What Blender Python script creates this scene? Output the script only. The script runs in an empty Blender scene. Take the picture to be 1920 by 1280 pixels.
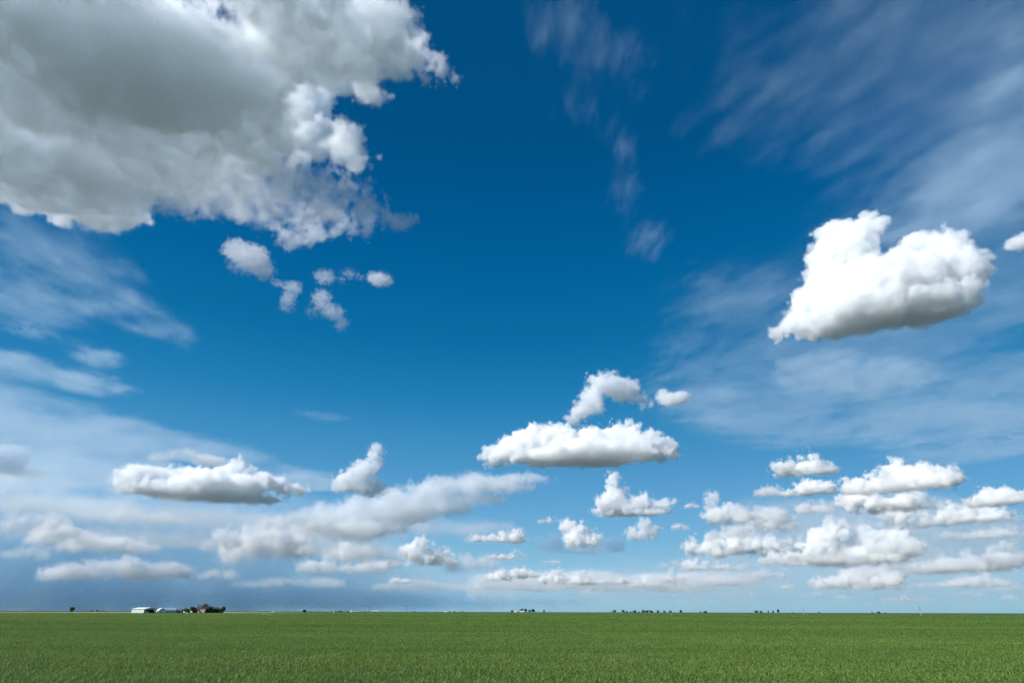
import bpy, math, random
import numpy as np
from mathutils import Vector, Matrix

# ---------------------------------------------------------------- camera
S = bpy.context.scene
COL = S.collection
W_, H_ = 1920.0, 1280.0
F = 1120.0                                   # focal length in photo pixels
PITCH = math.atan(506.5 / F)
ROLL = math.radians(0.15)
EYE = Vector((0, 0, 2.0))
cd = bpy.data.cameras.new('camera')
cam = bpy.data.objects.new('camera', cd)
COL.objects.link(cam)
S.camera = cam
cd.sensor_width = 36
cd.lens = 36 * F / W_
cd.clip_start = 0.1
cd.clip_end = 400000
CM = Matrix.Rotation(math.pi / 2 + PITCH, 4, 'X') @ Matrix.Rotation(ROLL, 4, 'Z')
cam.matrix_world = Matrix.Translation(EYE) @ CM
C3 = CM.to_3x3()


def ray(x, y):
    return (C3 @ Vector(((x - 960) / F, (640 - y) / F, -1.0))).normalized()


# ---------------------------------------------------------------- sun, sky, exposure
SUN_AZ, SUN_EL = math.radians(-112), math.radians(40)
w = bpy.data.worlds.new("World")
S.world = w
w.use_nodes = True
wt = w.node_tree
bg = wt.nodes['Background']
bg.inputs[1].default_value = 0.0715
wl = wt.links.new


def wn(t, **k):
    o = wt.nodes.new(t)
    for a, b in k.items():
        setattr(o, a, b)
    return o


tc = wn('ShaderNodeTexCoord')
sp = wn('ShaderNodeSeparateXYZ')
wl(tc.outputs['Generated'], sp.inputs[0])


def wm(op, a, b=None, c=None, clamp=False):
    o = wn('ShaderNodeMath', operation=op, use_clamp=clamp)
    for i, q in enumerate((a, b, c)):
        if q is None:
            continue
        if isinstance(q, (int, float)):
            o.inputs[i].default_value = q
        else:
            wl(q, o.inputs[i])
    return o.outputs[0]


# the sky is taken along one azimuth so that it stays even around the horizon, as under thin high cloud
zc = wm('MAXIMUM', sp.outputs[2], 0.0)
hor = wm('SQRT', wm('SUBTRACT', 1.0, wm('MULTIPLY', zc, zc)))
cmb = wn('ShaderNodeCombineXYZ')
wl(hor, cmb.inputs[1])
wl(zc, cmb.inputs[2])
sk = wn('ShaderNodeTexSky', sky_type='NISHITA', sun_disc=False)
sk.sun_elevation = SUN_EL
sk.sun_rotation = SUN_AZ
sk.ozone_density = 3.0
sk.dust_density = 0.5
wl(cmb.outputs[0], sk.inputs[0])
# grade: a polarised, saturated blue aloft, paler towards the horizon
rp = wn('ShaderNodeValToRGB')
rp.color_ramp.interpolation = 'LINEAR'
STOPS = [(0.0, (0.70, 1.23, 1.98)), (0.02, (0.60, 1.02, 1.62)), (0.0816, (0.60, 0.945, 1.20)),
         (0.179, (0.455, 0.96, 1.175)), (0.262, (0.27, 0.955, 1.17)), (0.321, (0.12, 0.885, 1.155)),
         (0.404, (0.035, 0.81, 1.10)), (0.52, (0.008, 0.735, 1.085)), (0.594, (0.004, 0.675, 1.04)),
         (0.66, (0.003, 0.62, 0.94)), (0.81, (0.01, 0.60, 0.90)), (1.0, (0.02, 0.58, 0.88))]
el_ = rp.color_ramp.elements
while len(el_) < len(STOPS):
    el_.new(0.5)
for e_, (p_, c_) in zip(el_, STOPS):
    e_.position = p_
for e_, (p_, c_) in zip(el_, STOPS):
    e_.color = (c_[0] / 2, c_[1] / 2, c_[2] / 2, 1)
wl(zc, rp.inputs[0])
mul = wn('ShaderNodeVectorMath', operation='MULTIPLY')
wl(sk.outputs[0], mul.inputs[0])
wl(rp.outputs[0], mul.inputs[1])
scl = wn('ShaderNodeVectorMath', operation='SCALE')
wl(mul.outputs[0], scl.inputs[0])
scl.inputs['Scale'].default_value = 2.0
wl(scl.outputs[0], bg.inputs[0])

so = bpy.data.objects.new('sun', bpy.data.lights.new('sun', 'SUN'))
COL.objects.link(so)
so.data.energy = 4.4
so.data.angle = math.radians(0.5)
so.data.color = (1.0, 0.98, 0.955)
SD = Vector((math.sin(SUN_AZ) * math.cos(SUN_EL), math.cos(SUN_AZ) * math.cos(SUN_EL), math.sin(SUN_EL)))
so.rotation_euler = SD.to_track_quat('Z', 'Y').to_euler()
V = S.view_settings
V.view_transform = 'Standard'
V.look = 'None'
V.exposure = 0.5
V.gamma = 1.0
V.use_curve_mapping = False
C = S.cycles
C.volume_bounces = 24
C.max_bounces = 24
C.diffuse_bounces = 3
C.transparent_max_bounces = 16
C.volume_step_rate = 3.0
C.volume_max_steps = 256
C.use_adaptive_sampling = True
C.adaptive_threshold = 0.06
C.use_denoising = True
C.denoising_prefilter = 'FAST'

# ---------------------------------------------------------------- helpers
def tag(o, label=None, cat=None, group=None, kind=None):
    if label: o['label'] = label
    if cat: o['category'] = cat
    if group: o['group'] = group
    if kind: o['kind'] = kind
    return o


def link(name, me, mat=None, parent=None):
    o = bpy.data.objects.new(name, me)
    COL.objects.link(o)
    if mat is not None and not me.materials:
        me.materials.append(mat)
    if parent:
        o.parent = parent
    return o


def mesh(name, vs, fs, mat=None, smooth=False):
    me = bpy.data.meshes.new(name)
    me.from_pydata([tuple(v) for v in vs], [], fs)
    if smooth:
        me.polygons.foreach_set('use_smooth', [True] * len(me.polygons))
    if mat:
        me.materials.append(mat)
    me.update()
    return me


def hnoise(x, y, s, seed=0):
    from mathutils import noise
    return noise.noise(Vector((x / s + seed * 13.7, y / s - seed * 7.1, seed * 3.3)))


def height(x, y):
    """Gentle rise and fall of the plain."""
    r = math.hypot(x, y)
    az = math.degrees(math.atan2(x, y))
    z = 0.0
    k = min(1, max(0, (r - 150) / 500))
    z += .22 * k * hnoise(x, y, 420, 1)
    # a low swell that hides the land behind it from the middle to the right
    c = min(1, max(0, (az + 20) / 10))
    z += c * 1.05 * math.exp(-((r - 1050) / 420) ** 2)
    z += max(0, az - 26) / 14 * 2.3 * math.exp(-((r - 3300) / 700) ** 2)
    if r > 1500:
        z += -2.2 * min(1, (r - 1500) / 1500) * c
    return z


# ---------------------------------------------------------------- the ground
def ground_mat(name, build):
    m = bpy.data.materials.new(name)
    m.use_nodes = True
    nt = m.node_tree
    bs = nt.nodes['Principled BSDF']
    bs.inputs['Roughness'].default_value = .85
    bs.inputs['Specular IOR Level'].default_value = .15
    build(nt, bs)
    return m


def tex(nt, vec, scale, det=4, rough=.55, mult=(1, 1, 1)):
    mp = nt.nodes.new('ShaderNodeMapping')
    mp.inputs['Scale'].default_value = mult
    nt.links.new(vec, mp.inputs[0])
    n = nt.nodes.new('ShaderNodeTexNoise')
    n.inputs['Scale'].default_value = scale
    n.inputs['Detail'].default_value = det
    n.inputs['Roughness'].default_value = rough
    nt.links.new(mp.outputs[0], n.inputs['Vector'])
    return n.outputs[0]


def ramp(nt, fac, stops):
    r = nt.nodes.new('ShaderNodeValToRGB')
    e = r.color_ramp.elements
    while len(e) < len(stops):
        e.new(.5)
    for q, (p_, c_) in zip(e, stops):
        q.position = p_
    for q, (p_, c_) in zip(e, stops):
        q.color = tuple(c_) + (1,)
    nt.links.new(fac, r.inputs[0])
    return r.outputs[0]


def mixc(nt, fac, a, b, mode='MIX'):
    m = nt.nodes.new('ShaderNodeMix')
    m.data_type = 'RGBA'
    m.blend_type = mode
    for i, q in ((0, fac), (6, a), (7, b)):
        if isinstance(q, (int, float)):
            m.inputs[i].default_value = q
        elif isinstance(q, tuple):
            m.inputs[i].default_value = q + (1,)
        else:
            nt.links.new(q, m.inputs[i])
    return m.outputs[2]


def b_far(nt, bs):
    g = nt.nodes.new('ShaderNodeNewGeometry').outputs['Position']
    n = tex(nt, g, .00035, 3, .5, (1, .45, 1))
    c = ramp(nt, n, [(.35, (.28, .22, .165)), (.5, (.33, .27, .205)), (.56, (.11, .15, .06)), (.68, (.30, .25, .19))])
    c = mixc(nt, .35, c, ramp(nt, tex(nt, g, .02, 5), [(.3, (.2, .16, .11)), (.7, (.45, .38, .28))]))
    # farther off mixed fields and scrub, darkened and blued to limit bounce onto clouds
    ln = nt.nodes.new('ShaderNodeVectorMath')
    ln.operation = 'LENGTH'
    nt.links.new(g, ln.inputs[0])
    mr = nt.nodes.new('ShaderNodeMapRange')
    mr.inputs['From Min'].default_value = 1300
    mr.inputs['From Max'].default_value = 2500
    nt.links.new(ln.outputs['Value'], mr.inputs[0])
    c = mixc(nt, mr.outputs[0], c, ramp(nt, tex(nt, g, .0006, 5), [(.35, (.030, .050, .035)), (.5, (.055, .075, .060)), (.68, (.09, .095, .085))]))
    nt.links.new(c, bs.inputs['Base Color'])


def b_green(nt, bs):
    g = nt.nodes.new('ShaderNodeNewGeometry').outputs['Position']
    bands = tex(nt, g, .011, 4, .6, (.10, 1.0, 1))           # drill passes seen edge on
    patch = tex(nt, g, .05, 5, .6)
    fine = tex(nt, g, 1.6, 6, .7)
    c = ramp(nt, fine, [(.30, (0.029, 0.065, 0.009)), (.50, (0.060, 0.122, 0.017)), (.72, (0.094, 0.169, 0.030))])
    c = mixc(nt, .45, c, ramp(nt, bands, [(.35, (0.035, 0.077, 0.011)), (.5, (0.060, 0.118, 0.018)), (.65, (0.088, 0.152, 0.026))]))
    c = mixc(nt, .25, c, ramp(nt, patch, [(.35, (0.039, 0.081, 0.012)), (.65, (0.085, 0.143, 0.025))]))
    ln = nt.nodes.new('ShaderNodeVectorMath')
    ln.operation = 'LENGTH'
    nt.links.new(g, ln.inputs[0])
    mr = nt.nodes.new('ShaderNodeMapRange')
    mr.inputs['From Min'].default_value = 330
    mr.inputs['From Max'].default_value = 440
    nt.links.new(ln.outputs['Value'], mr.inputs[0])
    c = mixc(nt, mr.outputs[0], ramp(nt, fine, [(.35, (.028, .030, .014)), (.65, (.050, .048, .024))]), c)   # bare soil between the drilled rows, leaf shade put into its dark colour
    nt.links.new(c, bs.inputs['Base Color'])
    bp = nt.nodes.new('ShaderNodeBump')
    bp.inputs['Strength'].default_value = 1.0
    bp.inputs['Distance'].default_value = .16
    nt.links.new(fine, bp.inputs['Height'])
    nt.links.new(bp.outputs[0], bs.inputs['Normal'])


M_FAR = ground_mat('bare_plain', b_far)
M_GREEN = ground_mat('crop_canopy', b_green)


def polar(name, radii, azs, zfun, mat, rmax=None):
    vs, fs = [], []
    n = len(azs)
    for i, r in enumerate(radii):
        for a in azs:
            rr = r if rmax is None else r * rmax(a) / radii[-1] if i > 0 else r
            x, y = rr * math.sin(math.radians(a)), rr * math.cos(math.radians(a))
            vs.append((x, y, zfun(x, y)))
    for i in range(len(radii) - 1):
        for j in range(n - 1):
            a = i * n + j
            fs.append((a, a + n, a + n + 1, a + 1))
    return mesh(name, vs, fs, mat, True)


fullaz = [-180 + 360 * i / 240 for i in range(241)]
radii = [0, 8, 30, 80, 160, 260, 380, 500, 620, 740, 860, 980, 1100, 1220, 1380, 1600, 1900, 2300, 2700, 3100, 3500, 3900, 4500, 6000, 9000, 15000, 30000, 70000, 250000]
plain = link('ground', polar('ground', radii, fullaz, lambda x, y: height(x, y) - .30, M_FAR))
tag(plain, kind='structure')


def field_end(a):
    """Far edge of the green field by azimuth: nearer at left, over the swell at right."""
    e = 1330 + 40 * math.sin(a * .21)
    if abs(a) > 70:
        return 1330
    if a < -14:
        k = min(1, (-14 - a) / 8)
        e = e * (1 - k) + (900 + 45 * math.sin(a * .3)) * k
    return e


gr = [0] + [6 * (1.115 ** i) for i in range(50)]
vis = [-180 + 118 * i / 40 for i in range(40)] + [-62 + 124 * i / 260 for i in range(261)] + [62 + 118 * (i + 1) / 40 for i in range(40)]


def zc_(x, y):
    r = math.hypot(x, y)
    return height(x, y) + .02 + .16 * min(1, max(0, (r - 330) / 90))


canopy = link('wheat_field', polar('wheat_field', gr, vis, zc_, M_GREEN, field_end))
tag(canopy, kind='structure')

# ---------------------------------------------------------------- the crop itself
rnd = random.Random(5)


def leaf_mat():
    m = bpy.data.materials.new('wheat_leaf')
    m.use_nodes = True
    nt = m.node_tree
    nt.nodes.clear()
    out = nt.nodes.new('ShaderNodeOutputMaterial')
    d = nt.nodes.new('ShaderNodeBsdfPrincipled')
    t = nt.nodes.new('ShaderNodeBsdfTranslucent')
    mx = nt.nodes.new('ShaderNodeMixShader')
    mx.inputs[0].default_value = .28
    d.inputs['Roughness'].default_value = .48
    d.inputs['Specular IOR Level'].default_value = .28
    at = nt.nodes.new('ShaderNodeAttribute')
    at.attribute_name = 'tone'
    at.attribute_type = 'GEOMETRY'
    g = nt.nodes.new('ShaderNodeNewGeometry').outputs['Position']
    c = ramp(nt, at.outputs['Fac'], [(0., (0.071, 0.143, 0.023)), (.35, (0.107, 0.206, 0.037)), (.75, (0.166, 0.289, 0.046)), (.93, (0.249, 0.378, 0.076)), (1., (0.515, 0.457, 0.131))])
    big = tex(nt, g, .03, 6, .66, (.25, 1, 1))
    c = mixc(nt, .6, c, ramp(nt, big, [(.36, (0.083, 0.167, 0.032)), (.5, (0.134, 0.239, 0.039)), (.62, (0.208, 0.306, 0.055))]))
    nt.links.new(c, d.inputs['Base Color'])
    hs = nt.nodes.new('ShaderNodeHueSaturation')
    hs.inputs['Value'].default_value = 1.15
    hs.inputs['Hue'].default_value = .487
    nt.links.new(c, hs.inputs['Color'])
    nt.links.new(hs.outputs[0], t.inputs[0])
    nt.links.new(d.outputs[0], mx.inputs[1])
    nt.links.new(t.outputs[0], mx.inputs[2])
    nt.links.new(mx.outputs[0], out.inputs[0])
    return m


M_LEAF = leaf_mat()
PATCH = 1.6


def crop_patch(i, n=1250):
    """One patch of drilled wheat: tillers of arching leaves."""
    vs, fs, tone = [], [], []
    rr = random.Random(100 + i)
    rows = 10
    for k in range(n):
        row = rr.randrange(rows)
        bx = (row + .5) / rows * PATCH - PATCH / 2 + rr.gauss(0, .035)
        by = rr.uniform(-PATCH / 2, PATCH / 2)
        a = rr.uniform(0, 2 * math.pi)
        L = rr.uniform(.07, .15) * (1.25 if rr.random() < .12 else 1)
        wd = rr.uniform(.0055, .0095)
        th = rr.uniform(.05, .5)
        bend = rr.uniform(.35, 1.5) * (1.8 if rr.random() < .25 else 1)
        z0 = rr.uniform(0, .10)
        dx, dy = math.cos(a), math.sin(a)
        tw = rr.uniform(-.6, .6)
        sx, sy = -math.sin(a + tw), math.cos(a + tw)
        x, y, z = bx, by, z0
        b0 = len(vs)
        seg = 4
        for s in range(seg + 1):
            f = s / seg
            ww = wd * (1 - f ** 2.2) * (.75 + .5 * min(1, f * 3)) / 2 + .0004
            vs += [(x - sx * ww, y - sy * ww, z), (x + sx * ww, y + sy * ww, z)]
            ang = th + bend * f
            x += dx * math.sin(ang) * L / seg
            y += dy * math.sin(ang) * L / seg
            z += math.cos(ang) * L / seg
        tn = min(1, max(0, rr.gauss(.42, .33)))
        if rr.random() < .012:
            tn = 1.
        for s in range(seg):
            c = b0 + 2 * s
            fs.append((c, c + 1, c + 3, c + 2))
            tone.append(tn)
    me = mesh('wheat_leaves', vs, fs, M_LEAF, True)
    me.attributes.new('tone', 'FLOAT', 'FACE').data.foreach_set('value', tone)
    return me


crop_parts = bpy.data.collections.new('crop_patches')      # source patches, not linked to the scene
for i in range(6):
    crop_parts.objects.link(bpy.data.objects.new('wheat_leaves', crop_patch(i)))

pts, rot, scl_, idx_ = [], [], [], []
y = 11.0
RMAX = 150.0
while y < RMAX:
    half = y * 1.02 + 7
    x = -half
    while x < half:
        px, py = x + rnd.uniform(-.25, .25), y + rnd.uniform(-.25, .25)
        hs = 1 + .34 * hnoise(px, py, 3.1, 4) + .25 * hnoise(px, py * 2.2, 14, 2)
        gap = hnoise(px * .6, py * 1.8, 5.5, 9)
        if gap < -.52:
            hs *= .72
        for (lx, ly, nx_, ny_) in ((35., 41., .30, .954), (36., 43.2, .30, .954), (-30., 88., -.12, .993), (-30., 91., -.12, .993)):   # wheel tracks
            if abs((px - lx) * nx_ + (py - ly) * ny_) < 1.0:
                hs *= .50
        r = math.hypot(px, py)
        pts.append((px, py, zc_(px, py) - .03))
        rot.append(rnd.choice((0, math.pi)) + rnd.uniform(-.12, .12) + .35)
        scl_.append((1.12, 1.12, hs * 1.05))
        idx_.append(rnd.randrange(6))
        x += PATCH * .92
    y += PATCH * .92
y = RMAX
while y < 430:                                   # farther off the leaves run together: wider patches
    x = -y * 1.0
    while x < y * 1.0:
        px, py = x + rnd.uniform(-1, 1), y + rnd.uniform(-1, 1)
        if py < 340 or rnd.random() < (430 - py) / 90:
            pts.append((px, py, zc_(px, py) - .03))
            rot.append(rnd.choice((0, math.pi)) + .35)
            scl_.append((2.7, 2.7, 1.05 + .3 * hnoise(px, py * 2.5, 26, 3)))
            idx_.append(rnd.randrange(6))
        x += PATCH * 2.2
    y += PATCH * 2.0
me = mesh('wheat_crop', pts, [])
me.attributes.new('rot', 'FLOAT', 'POINT').data.foreach_set('value', rot)
me.attributes.new('size', 'FLOAT_VECTOR', 'POINT').data.foreach_set('vector', [q for s_ in scl_ for q in s_])
me.attributes.new('pick', 'INT', 'POINT').data.foreach_set('value', idx_)
crop = link('wheat_crop', me, M_LEAF)
tag(crop, 'knee-high green young wheat covering the whole near field', 'crop', kind='stuff')
gg = bpy.data.node_groups.new('sow_wheat', 'GeometryNodeTree')
gg.interface.new_socket('Geometry', in_out='INPUT', socket_type='NodeSocketGeometry')
gg.interface.new_socket('Geometry', in_out='OUTPUT', socket_type='NodeSocketGeometry')


def gnode(t, **k):
    o = gg.nodes.new(t)
    for a, b in k.items():
        setattr(o, a, b)
    return o


gi, go = gnode('NodeGroupInput'), gnode('NodeGroupOutput')
ip = gnode('GeometryNodeInstanceOnPoints')
ci = gnode('GeometryNodeCollectionInfo')
ci.inputs['Collection'].default_value = crop_parts
ci.inputs['Separate Children'].default_value = True
ci.inputs['Reset Children'].default_value = True
ip.inputs['Pick Instance'].default_value = True
ar = gnode('GeometryNodeInputNamedAttribute', data_type='FLOAT')
ar.inputs[0].default_value = 'rot'
as_ = gnode('GeometryNodeInputNamedAttribute', data_type='FLOAT_VECTOR')
as_.inputs[0].default_value = 'size'
ap = gnode('GeometryNodeInputNamedAttribute', data_type='INT')
ap.inputs[0].default_value = 'pick'
cx = gnode('ShaderNodeCombineXYZ')
gg.links.new(ar.outputs[0], cx.inputs[2])
gg.links.new(gi.outputs[0], ip.inputs['Points'])
gg.links.new(ci.outputs[0], ip.inputs['Instance'])
gg.links.new(cx.outputs[0], ip.inputs['Rotation'])
gg.links.new(as_.outputs[0], ip.inputs['Scale'])
gg.links.new(ap.outputs[0], ip.inputs['Instance Index'])
gg.links.new(ip.outputs[0], go.inputs[0])
crop.modifiers.new('sow_wheat', 'NODES').node_group = gg

# ---------------------------------------------------------------- clouds: real volumes at their real distances
CLOUD_MATS = {}


def cloud_mat(color, dens, g):
    key = (color, round(dens, 7), g)
    if key not in CLOUD_MATS:
        mt = bpy.data.materials.new('cloud_vapour')
        mt.use_nodes = True
        n = mt.node_tree
        n.nodes.clear()
        o = n.nodes.new('ShaderNodeOutputMaterial')
        pv = n.nodes.new('ShaderNodeVolumePrincipled')
        n.links.new(pv.outputs[0], o.inputs['Volume'])
        pv.inputs['Color'].default_value = color + (1,)
        pv.inputs['Density'].default_value = dens
        pv.inputs['Anisotropy'].default_value = g
        CLOUD_MATS[key] = mt
    return CLOUD_MATS[key]


KINDS = {
    #            voxel  density  disp  S   fine  edge  warp
    'cumulus': dict(vox=1.8, dens=.26, A=.62, S=34, B=7, edge=3.0, fb=True, g=.15),
    'small':   dict(vox=1.8, dens=.22, A=.60, S=13, B=5, edge=2.5, fb=True, g=.15),
    'ragged':  dict(vox=1.9, dens=.075, A=.5, S=20, B=26, edge=9, fb=False, g=.15),
    'hazy':    dict(vox=2.5, dens=.05, A=.5, S=26, B=18, edge=12, fb=False, g=.15),
}


def cloud(label, base, H, blobs, kind='cumulus', flat=False, thick=None, depth=.8, seed=0, cat='cumulus cloud',
          name='cumulus_cloud', color=(.978, .989, 1.0), k=6, group=None, streak=None, fine=None, coarse=4, flow=None, **over):  # faint blue tint stands in for the air before the cloud
    p = dict(KINDS[kind])
    p.update(over)
    d = ray(*base)
    D = (H - EYE.z) / d.z
    B = EYE + d * D
    hz = Vector((d.x, d.y, 0)).normalized()
    right = Vector((hz.y, -hz.x, 0))
    u = D / F * d.dot(C3 @ Vector((0, 0, -1)))          # metres that one photo pixel covers there
    rng = np.random.default_rng(seed + int(base[0]))
    L = []
    for bl in blobs:
        x, y, rx, ry = bl[:4]
        off = bl[4] if len(bl) > 4 else None
        r = ray(x, y)
        if flat:
            t = (B.z - EYE.z) / r.z
            q = EYE + r * t - B
            s = t / D
            L.append((q.dot(right), q.dot(hz), 0, rx * u * s, ry * u * s / r.z * .9, thick * (off or 1)))
        else:
            t = (B - EYE).dot(hz) / r.dot(hz)
            q = EYE + r * t - B
            rr = (rx + ry) / 2 * depth
            dy = (rng.uniform(-.35, .35) if off is None else off) * rr
            L.append((q.dot(right), dy * u, q.z, rx * u, rr * u, ry * u))
    L = np.array(L)
    bn = p.get('bn', p['S'] * .9)
    pad = p['edge'] * u + p['A'] * p['S'] * u * .35 + 4 * u
    padv = np.array([pad, pad, pad if not flat else thick * .6])
    mn = (L[:, :3] - L[:, 3:]).min(0) - padv
    mx = (L[:, :3] + L[:, 3:]).max(0) + padv
    if p['fb'] and not flat:
        mn[2] = max(mn[2], -(3 + bn * .5) * u)
    v = np.array([p['vox'] * u] * 3)
    if not flat:
        v[1] *= 1.25
    if flat:
        v[1] *= min(3.0, .8 / d.z)
        v[2] = max((mx[2] - mn[2]) / 14, min(v[2], thick / 5)) if thick < 20 * v[2] else v[2] * 1.5
    cv = v * coarse
    if flat:
        cv[2] = v[2] * 2
    n3 = np.ceil((mx - mn) / cv).astype(int) + 1
    mx = mn + (n3 - 1) * cv
    X, Y, Z = np.meshgrid(*[mn[i] + np.arange(n3[i]) * cv[i] for i in range(3)], indexing='ij')
    kk = k * u
    acc = np.full(X.shape, 1e9)
    for c in L:
        a, b, e = (X - c[0]) / c[3], (Y - c[1]) / c[4], (Z - c[2]) / c[5]
        k0 = np.sqrt(a * a + b * b + e * e) + 1e-6
        if flat:
            s = (k0 - 1) * min(c[3], c[4])
        else:
            s = k0 * (k0 - 1) / (np.sqrt((a / c[3]) ** 2 + (b / c[4]) ** 2 + (e / c[5]) ** 2) + 1e-9)
        h = np.clip(.5 + .5 * (acc - s) / kk, 0, 1)
        acc = acc * (1 - h) + s * h - kk * h * (1 - h)
    if p['fb'] and not flat:
        acc = np.maximum(acc, -(Z + bn * .5 * u))
    me = bpy.data.meshes.new('cloud_shape')
    me.vertices.add(X.size)
    me.attributes.new('sdf', 'FLOAT', 'POINT').data.foreach_set('value', (acc / u).ravel().astype(np.float32))
    fo = bpy.data.objects.new('cloud_shape', me)

    g = bpy.data.node_groups.new('cloud_density', 'GeometryNodeTree')
    g.interface.new_socket('Geometry', in_out='INPUT', socket_type='NodeSocketGeometry')
    g.interface.new_socket('Geometry', in_out='OUTPUT', socket_type='NodeSocketGeometry')
    lk = g.links.new

    def nd(t, **kw):
        o = g.nodes.new(t)
        for a, b in kw.items():
            setattr(o, a, b)
        return o

    def M(op, a, b=None, c=None):
        o = nd('ShaderNodeMath', operation=op)
        for i, q in enumerate((a, b, c)):
            if q is None:
                continue
            if isinstance(q, (int, float)):
                o.inputs[i].default_value = q
            else:
                lk(q, o.inputs[i])
        return o.outputs[0]

    def VM(op, a, b=None, c=None):
        o = nd('ShaderNodeVectorMath', operation=op)
        for i, q in enumerate((a, b, c)):
            if q is None:
                continue
            if isinstance(q, tuple):
                o.inputs[i].default_value = q
            else:
                lk(q, o.inputs[i])
        return o.outputs[0]

    out = nd('NodeGroupOutput')
    oi = nd('GeometryNodeObjectInfo')
    oi.inputs['Object'].default_value = fo
    pos = nd('GeometryNodeInputPosition').outputs[0]
    sx = nd('ShaderNodeSeparateXYZ')
    lk(pos, sx.inputs[0])
    na = nd('GeometryNodeInputNamedAttribute', data_type='FLOAT')
    na.inputs['Name'].default_value = 'sdf'
    fl, fr = [], []
    for i in range(3):
        q = M('MULTIPLY_ADD', sx.outputs[i], float(1 / cv[i]), float(-mn[i] / cv[i]))
        f = M('MINIMUM', M('MAXIMUM', M('FLOOR', q), 0.), float(n3[i] - 2))
        fl.append(f)
        fr.append(M('SUBTRACT', q, f))
    idx = M('MULTIPLY_ADD', M('MULTIPLY_ADD', fl[0], float(n3[1]), fl[1]), float(n3[2]), fl[2])

    def samp(off):
        s = nd('GeometryNodeSampleIndex', data_type='FLOAT', domain='POINT', clamp=True)
        lk(oi.outputs['Geometry'], s.inputs['Geometry'])
        lk(na.outputs[0], s.inputs['Value'])
        lk(M('ADD', idx, float(off)), s.inputs['Index'])
        return s.outputs[0]

    def lerp(a, b, t):
        return M('MULTIPLY_ADD', M('SUBTRACT', b, a), t, a)

    sY, sX = n3[2], n3[1] * n3[2]
    c = [samp(a * sX + b * sY + z) for a in (0, 1) for b in (0, 1) for z in (0, 1)]
    e = [lerp(c[2 * i], c[2 * i + 1], fr[2]) for i in range(4)]
    sdf = lerp(lerp(e[0], e[1], fr[1]), lerp(e[2], e[3], fr[1]), fr[0])

    of = tuple(float(q) for q in rng.uniform(-500, 500, 3))
    P = VM('MULTIPLY_ADD', pos, (1 / u,) * 3, of)

    def noise(vec, scale, det, rough=.5, color=False):
        n = nd('ShaderNodeTexNoise')
        n.inputs['Scale'].default_value = scale
        n.inputs['Detail'].default_value = det
        n.inputs['Roughness'].default_value = rough
        lk(vec, n.inputs['Vector'])
        return n.outputs['Color' if color else 0]

    if streak:                                          # long fibres along one direction
        ang, ratio, sc_, thr, gain = streak
        rot = nd('ShaderNodeVectorRotate', rotation_type='Z_AXIS')
        rot.inputs['Angle'].default_value = math.radians(ang)
        lk(P, rot.inputs[0])
        w1 = noise(rot.outputs[0], 1 / (sc_ * 2.2), 2, .5, True)
        pw = VM('MULTIPLY_ADD', w1, (sc_ * .9,) * 3, rot.outputs[0])
        pm = VM('MULTIPLY', pw, (1 / ratio, 1.0, 1.0))
        n1 = noise(pm, 1 / sc_, 6, .68)
        n2 = noise(P, 1 / (sc_ * 3.2), 3, .5)
        body = M('MULTIPLY', M('SUBTRACT', M('MULTIPLY_ADD', n2, .7, M('MULTIPLY', n1, .8)), thr), gain)
        body = M('MINIMUM', M('MAXIMUM', body, 0.), 1.)
        lim = M('MULTIPLY', M('SUBTRACT', sdf, M('MULTIPLY', M('SUBTRACT', n1, .52), p['edge'] * 3.)), -1. / p['edge'])
        lim = M('MINIMUM', M('MAXIMUM', lim, 0.), 1.)
        lim = M('MULTIPLY', lim, lim)
        den = M('MULTIPLY', body, lim)
    else:
        Sz = p['S']
        ws = VM('MULTIPLY_ADD', noise(P, 1 / (Sz * 1.1), 0, .5, True), (Sz * .75,) * 3, P)
        vo = nd('ShaderNodeTexVoronoi', feature='F1')
        vo.inputs['Scale'].default_value = 1 / Sz
        vo.inputs['Detail'].default_value = p.get('vd', 2.2)
        vo.inputs['Roughness'].default_value = .58
        vo.inputs['Lacunarity'].default_value = 2.3
        lk(ws, vo.inputs['Vector'])
        dsp = M('MULTIPLY', M('SUBTRACT', vo.outputs['Distance'], .62), p['A'] * Sz)
        dsp = M('MULTIPLY_ADD', M('SUBTRACT', noise(P, p.get('fs', 1 / (Sz * .6)), 5, p.get('fr', .58)), .5), p['B'] * 2., dsp)
        big = noise(P, 1 / (Sz * 3.), 0)
        tot = M('ADD', M('SUBTRACT', sdf, float(p.get('grow', .14) * Sz)), M('MULTIPLY_ADD', M('SUBTRACT', big, .5), Sz * float(p.get('bg', .5)), dsp))
        # soft and hard stretches of the outline
        ed = M('MULTIPLY_ADD', M('MAXIMUM', M('SUBTRACT', noise(P, .02, 0), .47), 0.), p['edge'] * p.get('soft', 10.), p['edge'] * .6)
        den = M('MINIMUM', M('MAXIMUM', M('DIVIDE', M('MULTIPLY', tot, -1.), ed), 0.), 1.)
        if p['fb'] and not flat:
            zz = M('MULTIPLY_ADD', M('SUBTRACT', noise(P, 1 / (Sz * 1.6), 2), .5), float(-bn * 2 * u), sx.outputs[2])
            zf = M('MINIMUM', M('MAXIMUM', M('DIVIDE', zz, float(p.get('bf', 9) * u)), 0.), 1.)
            den = M('MULTIPLY', den, zf)
    vc = nd('GeometryNodeVolumeCube')
    lk(den, vc.inputs['Density'])
    vc.inputs['Min'].default_value = mn
    vc.inputs['Max'].default_value = mx
    rs = ((mx - mn) / v).astype(int) + 1
    for i, a in enumerate('XYZ'):
        vc.inputs['Resolution ' + a].default_value = int(rs[i])
    mt = cloud_mat(tuple(color), p['dens'] / (u if not flat else p.get('optical', u)), p['g'])
    sm = nd('GeometryNodeSetMaterial')
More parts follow.
